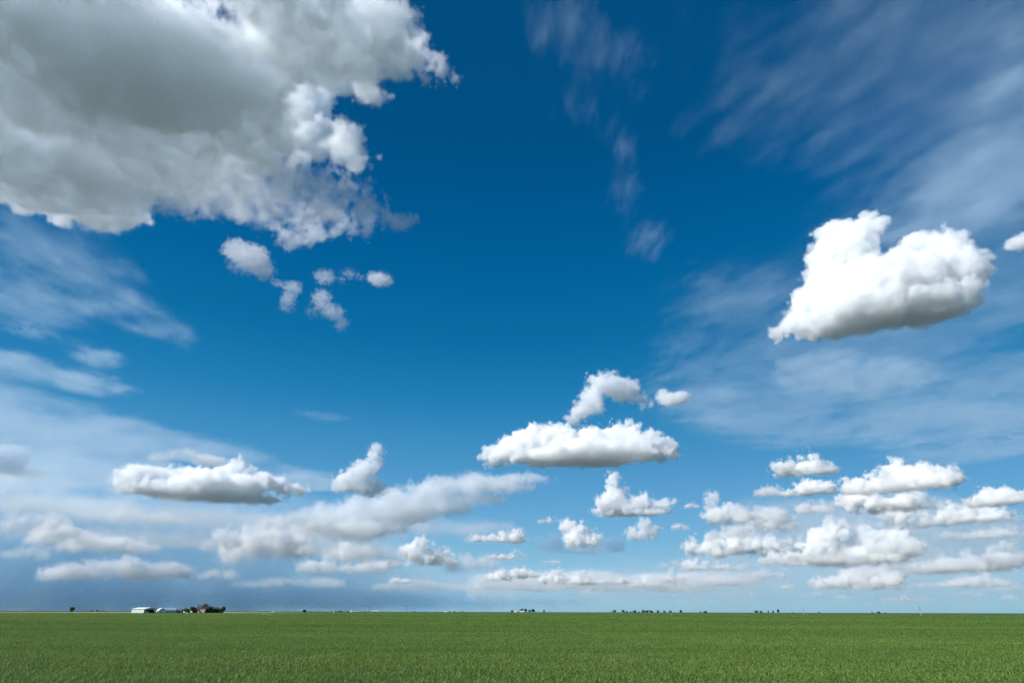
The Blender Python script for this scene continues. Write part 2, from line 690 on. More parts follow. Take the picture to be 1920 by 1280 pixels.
    sm.inputs['Material'].default_value = mt
    lk(vc.outputs[0], sm.inputs[0])
    lk(sm.outputs[0], out.inputs[0])
    vd = bpy.data.volumes.new(name)
    vd.materials.append(mt)
    ob = bpy.data.objects.new(name, vd)
    COL.objects.link(ob)
    ob.location = B
    ob.rotation_euler = (0, 0, math.atan2(right.y, right.x))
    ob.modifiers.new('cloud_density', 'NODES').node_group = g
    vd.render.space = 'WORLD'
    vd.render.step_size = float(min(v) * p.get('step', 1.2))
    tag(ob, label, cat, group)
    CLOUD_VOX.append((int(rs.prod()), label[:30], tuple(int(q) for q in rs)))
    return ob


CLOUD_VOX = []
G1 = 'cumulus clouds scattered low over the field'


# the tall bright one on the right
cloud('large brilliant white cumulus with two towers and a grey underside, alone at right', (1640, 640), 1400,
      [(1585, 475, 66, 62, .3), (1552, 432, 34, 24, .3), (1628, 425, 38, 34, .2), (1600, 440, 50, 40, .3), (1545, 480, 36, 50, .2), (1560, 515, 54, 50, .1), (1590, 540, 76, 50, -.1),
       (1745, 475, 70, 52, .9), (1770, 442, 42, 30, .9), (1715, 450, 42, 30, .9), (1690, 480, 40, 34, .8), (1660, 540, 114, 62, -.2), (1785, 508, 66, 42, .1),
       (1625, 590, 108, 48, -.5), (1730, 570, 94, 48, -.1), (1540, 575, 58, 54, -.2), (1560, 608, 70, 32, -.1),
       (1500, 604, 44, 28, 0), (1466, 620, 34, 18, 0), (1826, 500, 24, 26, .1), (1816, 460, 16, 12, .9), (1700, 520, 74, 44, -.1)],
      S=26, A=.74, B=14, fr=.58, vd=3.2, dens=.115, grow=.24, k=4, vox=1.75, bg=.2, edge=3.2, soft=14, bf=26, bn=12, color=(.990, .995, 1.0))
# the huge one overhead, left
cloud('huge cumulus with a broad grey base filling the upper left corner', (320, 200), 1500,
      [(120, 120, 360, 190, .8), (240, 110, 230, 90, 1.5), (420, 110, 150, 50, 1.3), (60, 300, 200, 100, .7), (400, 190, 190, 110, .8), (60, 40, 160, 60, .5),
       (330, 230, 230, 76, .55), (560, 60, 150, 110, .7), (640, 100, 70, 66, .5), (730, 50, 50, 44, .5), (785, 75, 30, 26, .35),
       (140, 365, 110, 60, .45), (190, 402, 52, 34, .4), (40, 360, 90, 34, .35), (640, 262, 50, 36, .4), (690, 180, 34, 26, .3),
       (672, 290, 26, 16, .25), (480, -60, 380, 70, .7)],
      flat=True, thick=130, kind='cumulus', vox=3.4, dens=.046, S=52, A=.9, B=66, edge=12, coarse=4, k=24, fs=.02, fr=.68, soft=7, grow=.26, vd=2.6, color=(.964, .984, 1.0))
cloud('bright billowing lobe bulging from the right flank of the huge grey cloud', (560, 300), 1560,
      [(575, 195, 56, 50, .2), (610, 175, 26, 34, .1), (540, 235, 60, 40), (480, 240, 70, 44, .3), (590, 245, 46, 30), (500, 150, 60, 40, .5), (450, 200, 60, 50, .5),
       (640, 275, 40, 20), (670, 292, 22, 12), (560, 275, 60, 22)],
      fb=False, S=30, A=.6, B=12, edge=5, dens=.09, vox=2.1, grow=.2, fr=.62, vd=2.7, name='cloud_lobe')
cloud('bright ragged crest of cloud reaching right from the top of the huge grey cloud', (680, 140), 1650,
      [(560, 60, 80, 60, .2), (630, 50, 60, 56, .1), (690, 50, 50, 44), (735, 50, 42, 34), (768, 68, 34, 24), (790, 82, 18, 16), (690, 100, 40, 34), (640, 130, 54, 44, .2), (692, 182, 24, 18), (668, 155, 34, 30), (720, 95, 40, 26)],
      fb=False, S=24, A=.55, B=17, edge=7, dens=.075, vox=2.1, grow=.25, name='cloud_crest', fr=.64, bg=.2)
cloud('ragged torn cloud shreds hanging below the huge grey cloud at upper left', (480, 360), 1450,
      [(330, 350, 110, 42), (430, 350, 110, 44, 1.1), (520, 370, 80, 32), (600, 388, 80, 26, .8), (680, 392, 60, 22, .9), (470, 400, 60, 24, .5),
       (580, 430, 50, 26, .6), (540, 440, 26, 18, .5), (640, 425, 30, 16, .4), (310, 330, 60, 34, .7), (250, 340, 80, 50, .7), (190, 330, 80, 50, .6), (380, 320, 120, 40, .7), (560, 335, 90, 30, .6), (650, 350, 60, 20, .5)],
      flat=True, thick=95, kind='ragged', vox=2.3, dens=.021, S=20, A=.9, B=84, edge=16, k=10, fs=.035, fr=.66, name='cloud_shreds', cat='torn cloud', grow=-.05)
# loose scraps
cloud('pale round cloud scrap left of the other small scraps, in clear blue', (470, 500), 1400,
      [(445, 470, 28, 24), (470, 490, 36, 32), (495, 508, 24, 20), (440, 500, 16, 16)], kind='ragged', S=14, B=20, edge=5, fr=.66, dens=0.029, vox=1.7)
cloud('narrow ragged cloud scrap below the pale round scrap', (540, 555), 1400,
      [(548, 540, 20, 14), (540, 560, 16, 16), (538, 578, 14, 10), (520, 530, 14, 8)], kind='ragged', S=10, B=20, edge=5, fr=.66, dens=0.029, vox=1.7)
cloud('dangling ragged cloud scrap with a tail pointing down and right', (610, 570), 1400,
      [(608, 520, 20, 16), (602, 560, 20, 22), (622, 588, 26, 20), (640, 608, 16, 16), (585, 585, 14, 12)], kind='ragged', S=12, B=22, edge=6, fr=.66, dens=0.026, vox=1.7)
cloud('tiny bright cloud puff at the right end of the scraps', (715, 528), 1400,
      [(712, 524, 26, 16), (730, 532, 12, 9)], kind='ragged', S=10, B=12, edge=4, fr=.66, dens=0.053, vox=1.6)
cloud('tiny cloud wisp between the dangling scrap and the bright puff', (655, 514), 1400,
      [(655, 512, 18, 10), (640, 524, 10, 10), (676, 520, 14, 6)], kind='ragged', S=10, B=20, edge=6, fr=.66, dens=0.024, vox=1.7)
cloud('small grey-white cloud scrap at the right tip of the torn shreds', (756, 416), 1400,
      [(750, 417, 24, 14), (772, 411, 15, 10)], kind='ragged', grow=.5, S=10, B=19, edge=6, fr=.66, dens=0.029, vox=1.7)
cloud('corner of a white cumulus cut off by the right edge', (1915, 460), 1400,
      [(1925, 448, 36, 18), (1905, 458, 18, 9)], kind='small', fb=False, edge=5, dens=.12)
# middle group
cloud('long flat-based white cumulus with rounded tops above the middle of the horizon', (1085, 880), 1400,
      [(925, 852, 28, 22), (965, 840, 40, 34), (1010, 830, 50, 36, -.1), (1060, 835, 50, 36, -.4), (1110, 835, 50, 38, -.2), (1160, 825, 48, 38),
       (1205, 835, 44, 34), (1245, 842, 32, 22), (1110, 858, 120, 24, -.5), (1020, 858, 70, 22, -.4), (1180, 812, 30, 26, .1), (1000, 812, 26, 16, .1), (1040, 808, 24, 14, .1)],
      S=20, A=1., B=12, edge=2.6, dens=.17, bf=14, grow=.3, vd=3.2, fr=.6, bn=6, vox=1.55, bg=.7, color=(.992, .996, 1.0))
cloud('bent cloud plume rising above the long flat-based cumulus', (1110, 795), 1500,
      [(1075, 786, 18, 12), (1090, 768, 24, 20), (1112, 745, 24, 24), (1140, 722, 34, 24), (1170, 730, 32, 24), (1195, 745, 22, 14), (1112, 765, 24, 16),
       (1210, 758, 14, 8), (1110, 708, 10, 6)],
      kind='small', fb=False, S=15, A=1., B=15, edge=4, dens=.10, grow=.45, fr=.64, vd=3, vox=1.6)
cloud('little cloud puff to the right of the bent plume', (1262, 765), 1450,
      [(1243, 742, 13, 13), (1262, 750, 24, 12), (1283, 747, 12, 12)], kind='small', fb=False, S=10, A=.7, B=7, edge=3, dens=.14, vox=1.4, grow=.5)
cloud('white cumulus with one tall narrow horn, below the long cumulus', (1180, 968), 1400,
      [(1150, 900, 16, 20), (1158, 925, 24, 26), (1140, 945, 26, 20), (1165, 945, 30, 20), (1122, 958, 16, 8), (1200, 945, 24, 20), (1205, 930, 10, 10),
       (1235, 946, 22, 12), (1258, 942, 14, 6), (1190, 960, 70, 9)], kind='small', S=15, A=1., B=11, edge=2.4, dens=.18, vox=1.4, grow=.34, vd=3.2, bn=6, color=(.995, .997, 1.0))
cloud('slanting soft white cloud bank trailing right under the long cumulus', (800, 960), 1900,
      [(1030, 902, 36, 9), (980, 898, 60, 15), (920, 905, 60, 22), (893, 890, 20, 10), (870, 912, 60, 28), (846, 892, 26, 14), (815, 922, 60, 30), (790, 904, 20, 12), (760, 936, 60, 30),
       (735, 920, 18, 10), (700, 950, 66, 32), (668, 940, 22, 12), (645, 964, 66, 30), (606, 955, 28, 18), (596, 972, 50, 30), (880, 934, 80, 16), (960, 914, 60, 14), (740, 960, 90, 28), (660, 990, 110, 24), (820, 950, 80, 20)],
      kind='hazy', S=24, A=.7, B=15, edge=9, dens=.042, vox=2.1, cat='stratocumulus cloud', name='cloud_bank', fr=.62, grow=.1, k=12)
cloud('pale haze sheet spreading beneath the slanting cloud bank', (800, 1010), 1900,
      [(760, 985, 120, 34), (880, 992, 110, 26), (640, 1000, 110, 34), (980, 1010, 60, 12), (700, 1040, 160, 20)],
      kind='hazy', S=40, B=14, edge=30, dens=.011, vox=4.0, cat='haze cloud', name='haze_cloud')
cloud('upright lumpy cloud tower rising behind the slanting bank', (670, 935), 1600,
      [(704, 848, 16, 18), (700, 870, 20, 18), (682, 886, 26, 22), (658, 900, 28, 20), (640, 908, 18, 16), (690, 912, 40, 18)],
      kind='small', S=15, A=1., B=15, edge=4, dens=.10, fb=False, grow=.4, fr=.64, vox=1.6)
cloud('broad cumulus heap with sunlit lumps and a slate-blue underside, above the white barns', (400, 945), 1400,
      [(262, 893, 42, 22), (240, 908, 30, 14), (330, 888, 40, 18, .3), (380, 892, 60, 20), (440, 885, 34, 18, .2), (448, 872, 16, 14), (480, 902, 60, 20, -.2),
       (410, 912, 90, 22, -.5), (540, 918, 44, 12), (350, 925, 110, 16, -.2), (430, 935, 100, 10)],
      S=19, A=1.1, B=14, edge=2.8, dens=.15, bf=16, grow=.38, vd=3.2, fr=.62, bn=9, vox=1.65, bg=.8, color=(.988, .994, 1.0))
cloud('faint grey cumulus peeping over the broad heap', (320, 870), 1500,
      [(300, 858, 26, 12), (330, 852, 28, 13), (352, 848, 16, 10), (385, 862, 40, 14)], kind='hazy', S=14, B=6, edge=6, dens=.05, vox=2)
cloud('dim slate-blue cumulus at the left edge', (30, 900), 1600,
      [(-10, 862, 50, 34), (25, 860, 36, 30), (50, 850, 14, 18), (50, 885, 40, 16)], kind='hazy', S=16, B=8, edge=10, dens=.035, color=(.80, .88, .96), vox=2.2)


def puff(label, x0, y0, x1, y1, shape=None, kind='small', seed=0, **kw):
    """A flat-based heap of lumps and turrets, its base line and outline given in the photograph."""
    r = np.random.default_rng(seed + int(x0 * 7 + y0))
    wd, ht = x1 - x0, y1 - y0
    f_ = shape or (lambda f: math.sin(math.pi * min(max(f, .05), .95)) ** .6)
    bl = []
    n = max(2, int(wd / ht * 1.3))
    for i in range(n):
        f = (i + .5) / n + r.uniform(-.06, .06)
        hh = ht * f_(f) * r.uniform(.5, .95)
        bl.append((x0 + wd * f, y1 - hh * .42 - ht * r.uniform(0, .16), max(wd / n * r.uniform(.5, .8), hh * .4), hh * .5))
    m = max(3, int(wd / ht * 2.6))
    for i in range(m):
        f = (i + .5) / m + r.uniform(-.05, .05)
        rt = ht * r.uniform(.14, .27)
        top = y1 - ht * f_(f) * r.uniform(.75, 1.15)
        bl.append((x0 + wd * min(max(f, .06), .94), min(top + rt, y1 - rt * .5), rt * r.uniform(.9, 1.35), rt, r.uniform(-1.2, 1.2)))
    bl.append(((x0 + x1) / 2, y1 - ht * .12, wd * .38, ht * .09))
    sz = max(4., min(ht * .3, 15))
    d = dict(color=(.998, .997, .993), S=sz, A=1.15, B=sz * .95, bg=.8, edge=max(1.3, sz * .16), dens=min(.3, 3.2 / sz), vox=max(1.15, min(1.6, sz * .22)), bf=max(2, ht * .22), grow=.52, vd=3.2, fr=.62)
    d.update(kw)
    return cloud(label, ((x0 + x1) / 2, y1), 1400, bl, kind=kind, seed=seed, group=G1, k=2, **d)


rise = lambda f: .35 + .65 * f
fall = lambda f: 1.0 - .6 * f
puff('bright block-shaped cumulus with a dim blue skirt on both sides', 1058, 978, 1124, 1032, lambda f: 1.0 if f < .6 else .7)
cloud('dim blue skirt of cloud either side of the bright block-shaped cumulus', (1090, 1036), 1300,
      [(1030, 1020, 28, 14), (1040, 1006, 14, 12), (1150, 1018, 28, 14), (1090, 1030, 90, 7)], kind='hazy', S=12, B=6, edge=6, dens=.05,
      color=(.55, .70, .86), vox=2, name='cloud_skirt', cat='shaded cloud')  # the skirt's shade is put into its blue scatter colour
puff('sunlit cumulus mound right of the pale haze sheet, low over the field', 752, 1010, 845, 1062, lambda f: .6 + .4 * math.sin(math.pi * f))
puff('thin ragged cumulus left of the small oval puffs, under the horned cumulus', 1176, 972, 1236, 1012, fb=False, edge=5, dens=.12)
puff('small oval puff nearest above the block-shaped cumulus', 1010, 965, 1055, 981)
puff('small oval puff right of the horned cumulus', 1284, 940, 1312, 953)
puff('small oval puff just below the other oval one, right of the horned cumulus', 1260, 978, 1292, 994)
puff('flat double-layer cumulus left of the block-shaped one', 880, 988, 980, 1018, rise)
puff('thin slanting cumulus below the flat double-layer one', 914, 1028, 986, 1050, rise)
puff('tiny puff below the dim blue skirt', 1018, 1044, 1048, 1058)
puff('short bright cumulus low beside the sunlit mound, towards the slanting bank', 690, 1045, 750, 1067, rise)
puff('tiny bright puff under the sunlit mound', 730, 1077, 768, 1094)
puff('cream cumulus lump in the hazy bank left of the sunlit mound', 610, 1000, 665, 1056, rise, dens=.14, edge=4)
puff('cream cumulus lump at the left end of the hazy bank', 555, 1010, 592, 1042, rise, dens=.12, edge=4)
# the crowded field of cumulus at right
puff('round-topped cumulus at the top of the right-hand crowd', 1455, 846, 1565, 892)
puff('low flat cumulus just under the round-topped one of the right-hand crowd', 1470, 896, 1568, 930)
puff('widest cumulus at the top of the right-hand crowd', 1575, 850, 1800, 925, lambda f: .25 + 1.3 * f if f < .45 else 1. - .35 * f, depth=.6)
puff('two-lobed cumulus below the widest one of the right-hand crowd', 1575, 905, 1715, 962)
puff('left outlying cumulus of the right-hand crowd with thin shredded base', 1325, 925, 1480, 985, fall, edge=4, dens=.13)
puff('small ragged cumulus between the outlying one and the great heap at right', 1500, 930, 1560, 966, edge=4, dens=.14)
puff('great bright heap in the middle of the right-hand crowd', 1440, 965, 1720, 1062, lambda f: .3 + 1.4 * f if f < .5 else 1.2 - .6 * f, depth=.5)
puff('wide stepped cumulus left of the great bright heap', 1285, 990, 1495, 1042, lambda f: .6 + .8 * f if f < .5 else 1. - .4 * f, depth=.5)
puff('low shelf of cumulus under the wide stepped one', 1284, 1042, 1400, 1070, fall)
puff('long grey-based cumulus right of the great bright heap', 1670, 934, 1895, 986, lambda f: .9 - .3 * abs(f - .4), depth=.5)
puff('cumulus at the right edge above the long grey-based one', 1815, 905, 1935, 950)
puff('flat cumulus streak at the right edge under the long grey-based one', 1745, 982, 1910, 1012, rise, dens=.14)
puff('rising cumulus at lower right with a curled upper end', 1700, 1015, 1900, 1075, rise, dens=.16, edge=3)
puff('slanted cumulus below the great bright heap', 1525, 1048, 1680, 1105, rise, dens=.15, edge=3)
puff('low cumulus shelf below the rising one at lower right', 1760, 1072, 1895, 1102, dens=.15)
puff('small flat puff left below the great bright heap', 1455, 1062, 1495, 1072)
puff('faint warm smear of cloud just above the right horizon', 1650, 1108, 1755, 1130, dens=.09, edge=3)
for a, b, c_, d_, lb in [(1420, 905, 1475, 935, 'small pale puff up left of the low flat cumulus of the crowd'),
    (1385, 955, 1500, 1000, 'pale ragged cumulus between the outlying one and the wide stepped one'),
    (1640, 915, 1760, 960, 'pale ragged cumulus right of the two-lobed one'),
    (1620, 1000, 1760, 1040, 'pale ragged cumulus at the right shoulder of the great bright heap'),
    (1700, 1040, 1800, 1075, 'pale puff at the lower left end of the rising cumulus'),
    (1400, 1035, 1500, 1062, 'pale puff between the low shelf and the great bright heap'),
    (1500, 1020, 1620, 1056, 'pale cumulus in front of the great bright heap'),
    (1840, 1020, 1930, 1062, 'pale cumulus at the right edge beside the curled rising one'),
    (1590, 1075, 1690, 1108, 'pale cumulus at the right end of the slanted one'),
    (1840, 1085, 1925, 1110, 'pale flat puff at the right edge lowest of the crowd'),
    (1380, 1062, 1470, 1088, 'pale puff right below the low shelf under the stepped cumulus'),
    (1240, 1040, 1320, 1066, 'pale puff left of the low shelf, above the low line of cumulus'),
    (1330, 980, 1420, 1012, 'pale cumulus capping the left part of the wide stepped one'),
    (1650, 880, 1740, 920, 'pale cumulus in front of the widest one'),]:
    puff(lb, a, b, c_, d_, edge=3.5, dens=.11, vox=1.5)
for a, b, c_, d_, lb in [(1500, 1106, 1545, 1118, 'tiny pale puff low above the thin upright pole'), (1560, 1112, 1620, 1124, 'tiny flat puff near the right horizon, left of the warm smear'),
                         (1440, 1092, 1500, 1106, 'small flat puff below the great bright heap, near the horizon'), (1790, 1104, 1850, 1118, 'tiny flat puff right of the warm smear'),
                         (1700, 1088, 1760, 1102, 'small puff above the warm smear near the right horizon'), (1270, 1118, 1330, 1130, 'tiny cream puff just above the broken tree row'),
                         (1395, 1108, 1440, 1118, 'tiny puff above the wide brown-green tree'), (1870, 1112, 1915, 1124, 'tiny puff in the far right corner above the horizon')]:
    puff(lb, a, b, c_, d_, edge=2, dens=.22, vox=1.2)
# the line of small ones above the middle horizon
for i, (a, b, c_, d_) in enumerate([(905, 1066, 965, 1090), (960, 1060, 1010, 1084), (1012, 1064, 1065, 1096), (1060, 1070, 1115, 1098), (930, 1090, 1010, 1106),
                                    (1118, 1074, 1180, 1096), (1185, 1080, 1245, 1102), (1236, 1064, 1284, 1096), (1085, 1098, 1150, 1114), (1290, 1072, 1395, 1098)]):
    puff(['first small cumulus from the left in the line low over the middle horizon', 'second small cumulus from the left in the low line, pointed',
          'third small cumulus from the left in the low line', 'bright fourth cumulus of the low line, rounded', 'flat cumulus below the first two of the low line',
          'broken cumulus right of the bright rounded one in the low line', 'flat long cumulus near the right end of the low line',
          'tallest cumulus at the right end of the low line', 'flat dim cumulus below the broken one of the low line',
          'faint wide cumulus joining the low line to the right-hand crowd'][i], a, b, c_, d_, dens=.3 if i not in (4, 8, 9) else .12)

# storm far off at left, its shade and distance painted into the colour
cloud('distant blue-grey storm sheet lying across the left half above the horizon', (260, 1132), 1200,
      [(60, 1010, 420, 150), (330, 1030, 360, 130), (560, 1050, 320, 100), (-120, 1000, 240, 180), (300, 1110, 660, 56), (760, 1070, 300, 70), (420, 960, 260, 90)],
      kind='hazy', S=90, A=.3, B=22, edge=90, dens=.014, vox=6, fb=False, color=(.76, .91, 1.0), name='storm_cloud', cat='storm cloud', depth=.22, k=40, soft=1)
cloud('dark blue rain band low along the left horizon', (200, 1136), 900,  # a band of far cloud, its shade painted dark blue
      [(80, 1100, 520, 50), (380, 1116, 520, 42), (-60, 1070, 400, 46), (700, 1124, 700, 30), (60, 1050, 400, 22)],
      kind='hazy', S=60, A=.3, B=8, edge=46, dens=.016, vox=6, fb=False, color=(.34, .68, .92), name='shade_band', cat='shaded far cloud', depth=.12, k=30, soft=1)  # dark blue scatter colour stands in for shade on the far cloud
cloud('pale haze lying low behind the middle and right cumulus', (1250, 1132), 1000,
      [(900, 1090, 300, 40), (1250, 1090, 420, 44), (1650, 1080, 460, 56), (1750, 1030, 300, 60)],
      kind='hazy', S=60, A=.3, B=14, edge=50, dens=.006, vox=6, fb=False, color=(.95, .97, 1), name='haze_cloud', cat='haze cloud', depth=.2, k=30, soft=1)
for a, b, c_, d_, dn, lb in [
        (60, 975, 175, 1034, .03, 'faint grey lump in the storm sheet, upper left'), (110, 1000, 290, 1042, .035, 'slanting pale streak in the storm sheet'),
        (85, 1048, 350, 1092, .035, 'long pale cloud under the dark band at left'), (370, 1064, 445, 1090, .035, 'short pale cloud right of the long one at left'),
        (380, 988, 445, 1040, .04, 'small broken puff in the storm sheet above the farm trees'), (415, 980, 570, 1062, .04, 'large dim cream lump at the right of the storm sheet'),
        (0, 955, 110, 1000, .02, 'dim pale layer at the left edge of the storm sheet'), (160, 950, 330, 985, .02, 'dim pale layer under the broad cumulus heap'),
        (470, 960, 600, 1000, .03, 'pale lump under the right tip of the broad cumulus heap'), (560, 1040, 720, 1078, .035, 'pale ragged layer under the hazy bank lumps'),
        (440, 1078, 640, 1106, .02, 'dim pale streak low above the shrub on the horizon'), (0, 1020, 90, 1052, .02, 'dim streak of cloud at the left edge under the storm sheet'),
        (640, 1010, 740, 1060, .03, 'soft pale heap left of the sunlit mound'), (840, 1030, 930, 1078, .025, 'soft blue-white layer right of the sunlit mound'),
        (700, 1084, 900, 1110, .025, 'dim wide streak low above the tall utility pole'), (880, 1086, 960, 1136, .012, 'faint pale glow of a shower near the horizon left of centre')]:
    rr5 = np.random.default_rng(int(a + b))
    ht_ = d_ - b
    cloud(lb, ((a + c_) / 2, d_), 1150, [(a + (c_ - a) * f, d_ - ht_ * (.22 + .5 * rr5.random() * (1 - abs(f - .5))), (c_ - a) * .13, ht_ * rr5.uniform(.2, .36)) for f in (.1, .22, .34, .46, .58, .7, .82, .92)],
          kind='hazy', S=max(7, ht_ * .34), A=1.1, B=ht_ * .40, bg=.8, edge=3.6, dens=dn * 2.1, vox=1.9, fr=.66, fb=True, bf=ht_ * .4, grow=.55, cat='storm cloud', name='storm_lump', color=(.985, .985, .985))
cloud('pale layered cloud bank spreading under the broad cumulus heap towards the left edge', (240, 1040), 1700,
      [(60, 945, 180, 34), (220, 965, 220, 26), (400, 975, 200, 30), (540, 1000, 150, 36), (120, 1000, 240, 16), (350, 1015, 260, 18), (600, 1030, 140, 26), (0, 900, 120, 30)],
      kind='hazy', S=26, A=.9, B=26, edge=22, dens=.010, vox=3, fr=.66, fb=False, grow=.2, name='cloud_bank', cat='stratocumulus cloud', color=(.97, .99, 1))
cloud('hazy warm-white layer of merging cumulus behind the low line above the middle horizon', (1140, 1108), 1250,
      [(960, 1086, 90, 16), (1080, 1086, 110, 18), (1200, 1090, 110, 16), (1320, 1086, 110, 16), (1020, 1100, 150, 8), (1250, 1102, 150, 8)],
      kind='hazy', S=11, A=.9, B=14, edge=7, dens=.03, vox=2.2, fr=.66, bf=12, grow=.3, name='cloud_bank', cat='stratocumulus cloud')
cloud('hazy white layer behind the right-hand crowd of cumulus', (1650, 1100), 1250,
      [(1500, 1000, 160, 50), (1650, 980, 180, 60), (1800, 1000, 150, 60), (1450, 960, 120, 40), (1700, 1050, 200, 36), (1400, 1040, 120, 30)],
      kind='hazy', S=26, A=.9, B=30, edge=18, dens=.0055, vox=3, fr=.66, bf=16, grow=.2, name='cloud_bank', cat='stratocumulus cloud')

# high thin cloud
def cirrus(label, base, blobs, streak, dens, H=7500, thick=260, edge=50, vox=4, **kw):
    return cloud(label, base, H, blobs, kind='hazy', flat=True, thick=thick, vox=vox, edge=edge, streak=streak, dens=dens, optical=1.0, color=(.74, .89, 1.0),
                 cat='cirrus cloud', name='cirrus_cloud', k=40, coarse=5, step=2.5, **kw)


cirrus('thin fibrous cirrus drifting left below the huge grey cloud', (160, 520),
       [(60, 440, 150, 50), (130, 500, 150, 60), (190, 560, 130, 50), (290, 610, 90, 36), (60, 560, 140, 70), (340, 640, 40, 20), (160, 400, 100, 40)], (-35, 3.2, 26, .60, 2.8), 0.00068, edge=50, vox=3.2)
cirrus('bright patch of cirrus at the left edge with a ragged tail', (90, 690),
       [(20, 685, 90, 34), (60, 620, 80, 20), (170, 720, 90, 28), (180, 670, 60, 30)], (-10, 3., 26, .58, 3), 0.00099, edge=30, vox=3.2)
cirrus('smooth white veil of cirrostratus sloping down from the left edge', (150, 800),
       [(0, 790, 190, 70), (140, 815, 210, 56), (290, 835, 180, 36), (400, 850, 150, 26), (120, 880, 320, 40), (560, 890, 180, 16)], (8, 4., 30, .54, 2.2), 0.00060, edge=44, thick=500)
cirrus('feathery cirrus plume hanging from the top edge right of centre', (1120, 120),
       [(1050, 40, 90, 80), (1130, 100, 100, 60), (1180, 130, 60, 36), (1085, 200, 50, 50), (1160, 270, 44, 80), (1170, 360, 44, 70), (1215, 175, 40, 24), (1215, 450, 60, 60)],
       (72, 3., 26, .58, 2.6), 0.00054, edge=50, vox=3.2)
cirrus('broad thin veil of cirrus across the whole right-hand sky', (1640, 300),
       [(1800, 100, 380, 300), (1850, 380, 320, 200), (1600, 120, 300, 220), (1450, 180, 200, 190), (1750, 560, 380, 160), (1560, 680, 340, 120), (1400, 560, 220, 110), (1400, 740, 260, 120), (1850, 740, 260, 80), (1300, 640, 130, 60)],
       (20, 2.6, 40, .42, 1.5), 0.00067, edge=150, vox=4.2)
cirrus('brighter milky cirrus bank at the upper right edge', (1830, 330),
       [(1880, 330, 220, 150), (1780, 400, 200, 80), (1930, 160, 120, 200)], (10, 3.0, 40, .44, 1.8), 0.00177, edge=90, vox=4.2, H=7900)
cirrus('dappled patch of altocumulus below the large bright cumulus', (1590, 710),
       [(1560, 700, 130, 56), (1650, 715, 130, 46), (1490, 690, 70, 36)], (0, 1.8, 17, .57, 3.4), 0.00165, edge=40, vox=2.6, H=5200, thick=160)
cirrus('thin streaky cirrus low in the right-hand sky above the cumulus crowd', (1500, 800),
       [(1440, 780, 200, 60), (1620, 800, 260, 50), (1850, 820, 200, 56), (1330, 745, 120, 44)], (-12, 5., 34, .52, 2.2), 0.00062, edge=60)
cirrus('pair of faint cirrus dashes in the clear blue left of centre', (620, 800),
       [(600, 776, 70, 10), (560, 905, 100, 16)], (5, 4., 20, .5, 2.4), 0.00068, edge=12)

# ---------------------------------------------------------------- things along the horizon
def spot(px, dist, dz=0.0):
    r = ray(px, 1146.5)
    k = dist / math.hypot(r.x, r.y)
    x, y = r.x * k, r.y * k
    return Vector((x, y, height(x, y) + dz))


def mh(dist, px=960):       # metres per photo pixel, upright
    return dist / (F / math.cos(PITCH) ** 2) * 1.0


def mw_(dist, px):           # metres per photo pixel, sideways
    a = (ray(px + .5, 1146.5).xy.normalized().angle(ray(px - .5, 1146.5).xy.normalized()))
    return dist * a


def mat(name, col, rough=.6, metal=0., grain=None, spec=.3):
    m = bpy.data.materials.new(name)
    m.use_nodes = True
    nt = m.node_tree
    b = nt.nodes['Principled BSDF']
    b.inputs['Roughness'].default_value = rough
    b.inputs['Metallic'].default_value = metal
    b.inputs['Specular IOR Level'].default_value = spec
    o = nt.nodes.new('ShaderNodeTexCoord').outputs['Object']
    n = tex(nt, o, grain or 1.5, 5, .6)
    d = tuple(c * .8 for c in col)
    l = tuple(min(1, c * 1.12) for c in col)
    nt.links.new(ramp(nt, n, [(.3, d), (.7, l)]), b.inputs['Base Color'])
    return m


M_WHITE = mat('white_sheet_metal', (.80, .80, .78), .45)
M_ROOF = mat('white_roof_sheet', (.82, .82, .80), .4)
M_GREYMETAL = mat('galvanised_sheet', (.48, .50, .51), .45)
M_GABLE = mat('shaded_gable_sheet', (.36, .42, .39), .5)  # white shed's gable, its shade put into the sheet colour
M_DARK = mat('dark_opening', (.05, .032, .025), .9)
M_RED = mat('red_roof', (.42, .19, .15), .7)
M_TEAL = mat('teal_paint', (.05, .28, .27), .5)
M_SOIL = mat('bare_red_soil', (.42, .25, .15), .95, grain=.05)
M_STRAW = mat('bleached_straw', (.50, .44, .30), .95, grain=.8)
M_WOOD = mat('weathered_pole_wood', (.13, .11, .09), .85)
M_POST = mat('pale_post', (.42, .38, .31), .8)
M_GLASS = mat('window_glass', (.06, .07, .08), .15)
M_BARK = mat('bark', (.10, .08, .06), .9, grain=4)
M_DARKHILL = mat('far_trees', (.05, .065, .05), .95, grain=.02)


def box_me(name, sx, sy, sz, m, x=0, y=0, z=0, bev=0):
    vs = [(x + a * sx / 2, y + b * sy / 2, z + c * sz) for c in (0, 1) for b in (-1, 1) for a in (-1, 1)]
    fs = [(0, 2, 3, 1), (4, 5, 7, 6), (0, 1, 5, 4), (2, 6, 7, 3), (0, 4, 6, 2), (1, 3, 7, 5)]
    return mesh(name, vs, fs, m)


def prism_me(name, prof, y0, y1, m, smooth=False, caps=True):
    """Profile (x, z) points drawn out along y."""
    n = len(prof)
    vs = [(a, y0, b) for a, b in prof] + [(a, y1, b) for a, b in prof]
    fs = [(i, (i + 1) % n, (i + 1) % n + n, i + n) for i in range(n)]
    if caps:
        fs += [tuple(range(n - 1, -1, -1)), tuple(range(n, 2 * n))]
    return mesh(name, vs, fs, m, smooth)


def thing(name, label, cat, loc, rz=0, group=None):
    o = bpy.data.objects.new(name, None)
    COL.objects.link(o)
    o.empty_display_size = .5
    o.location = loc
    o.rotation_euler = (0, 0, rz)
    return tag(o, label, cat, group)


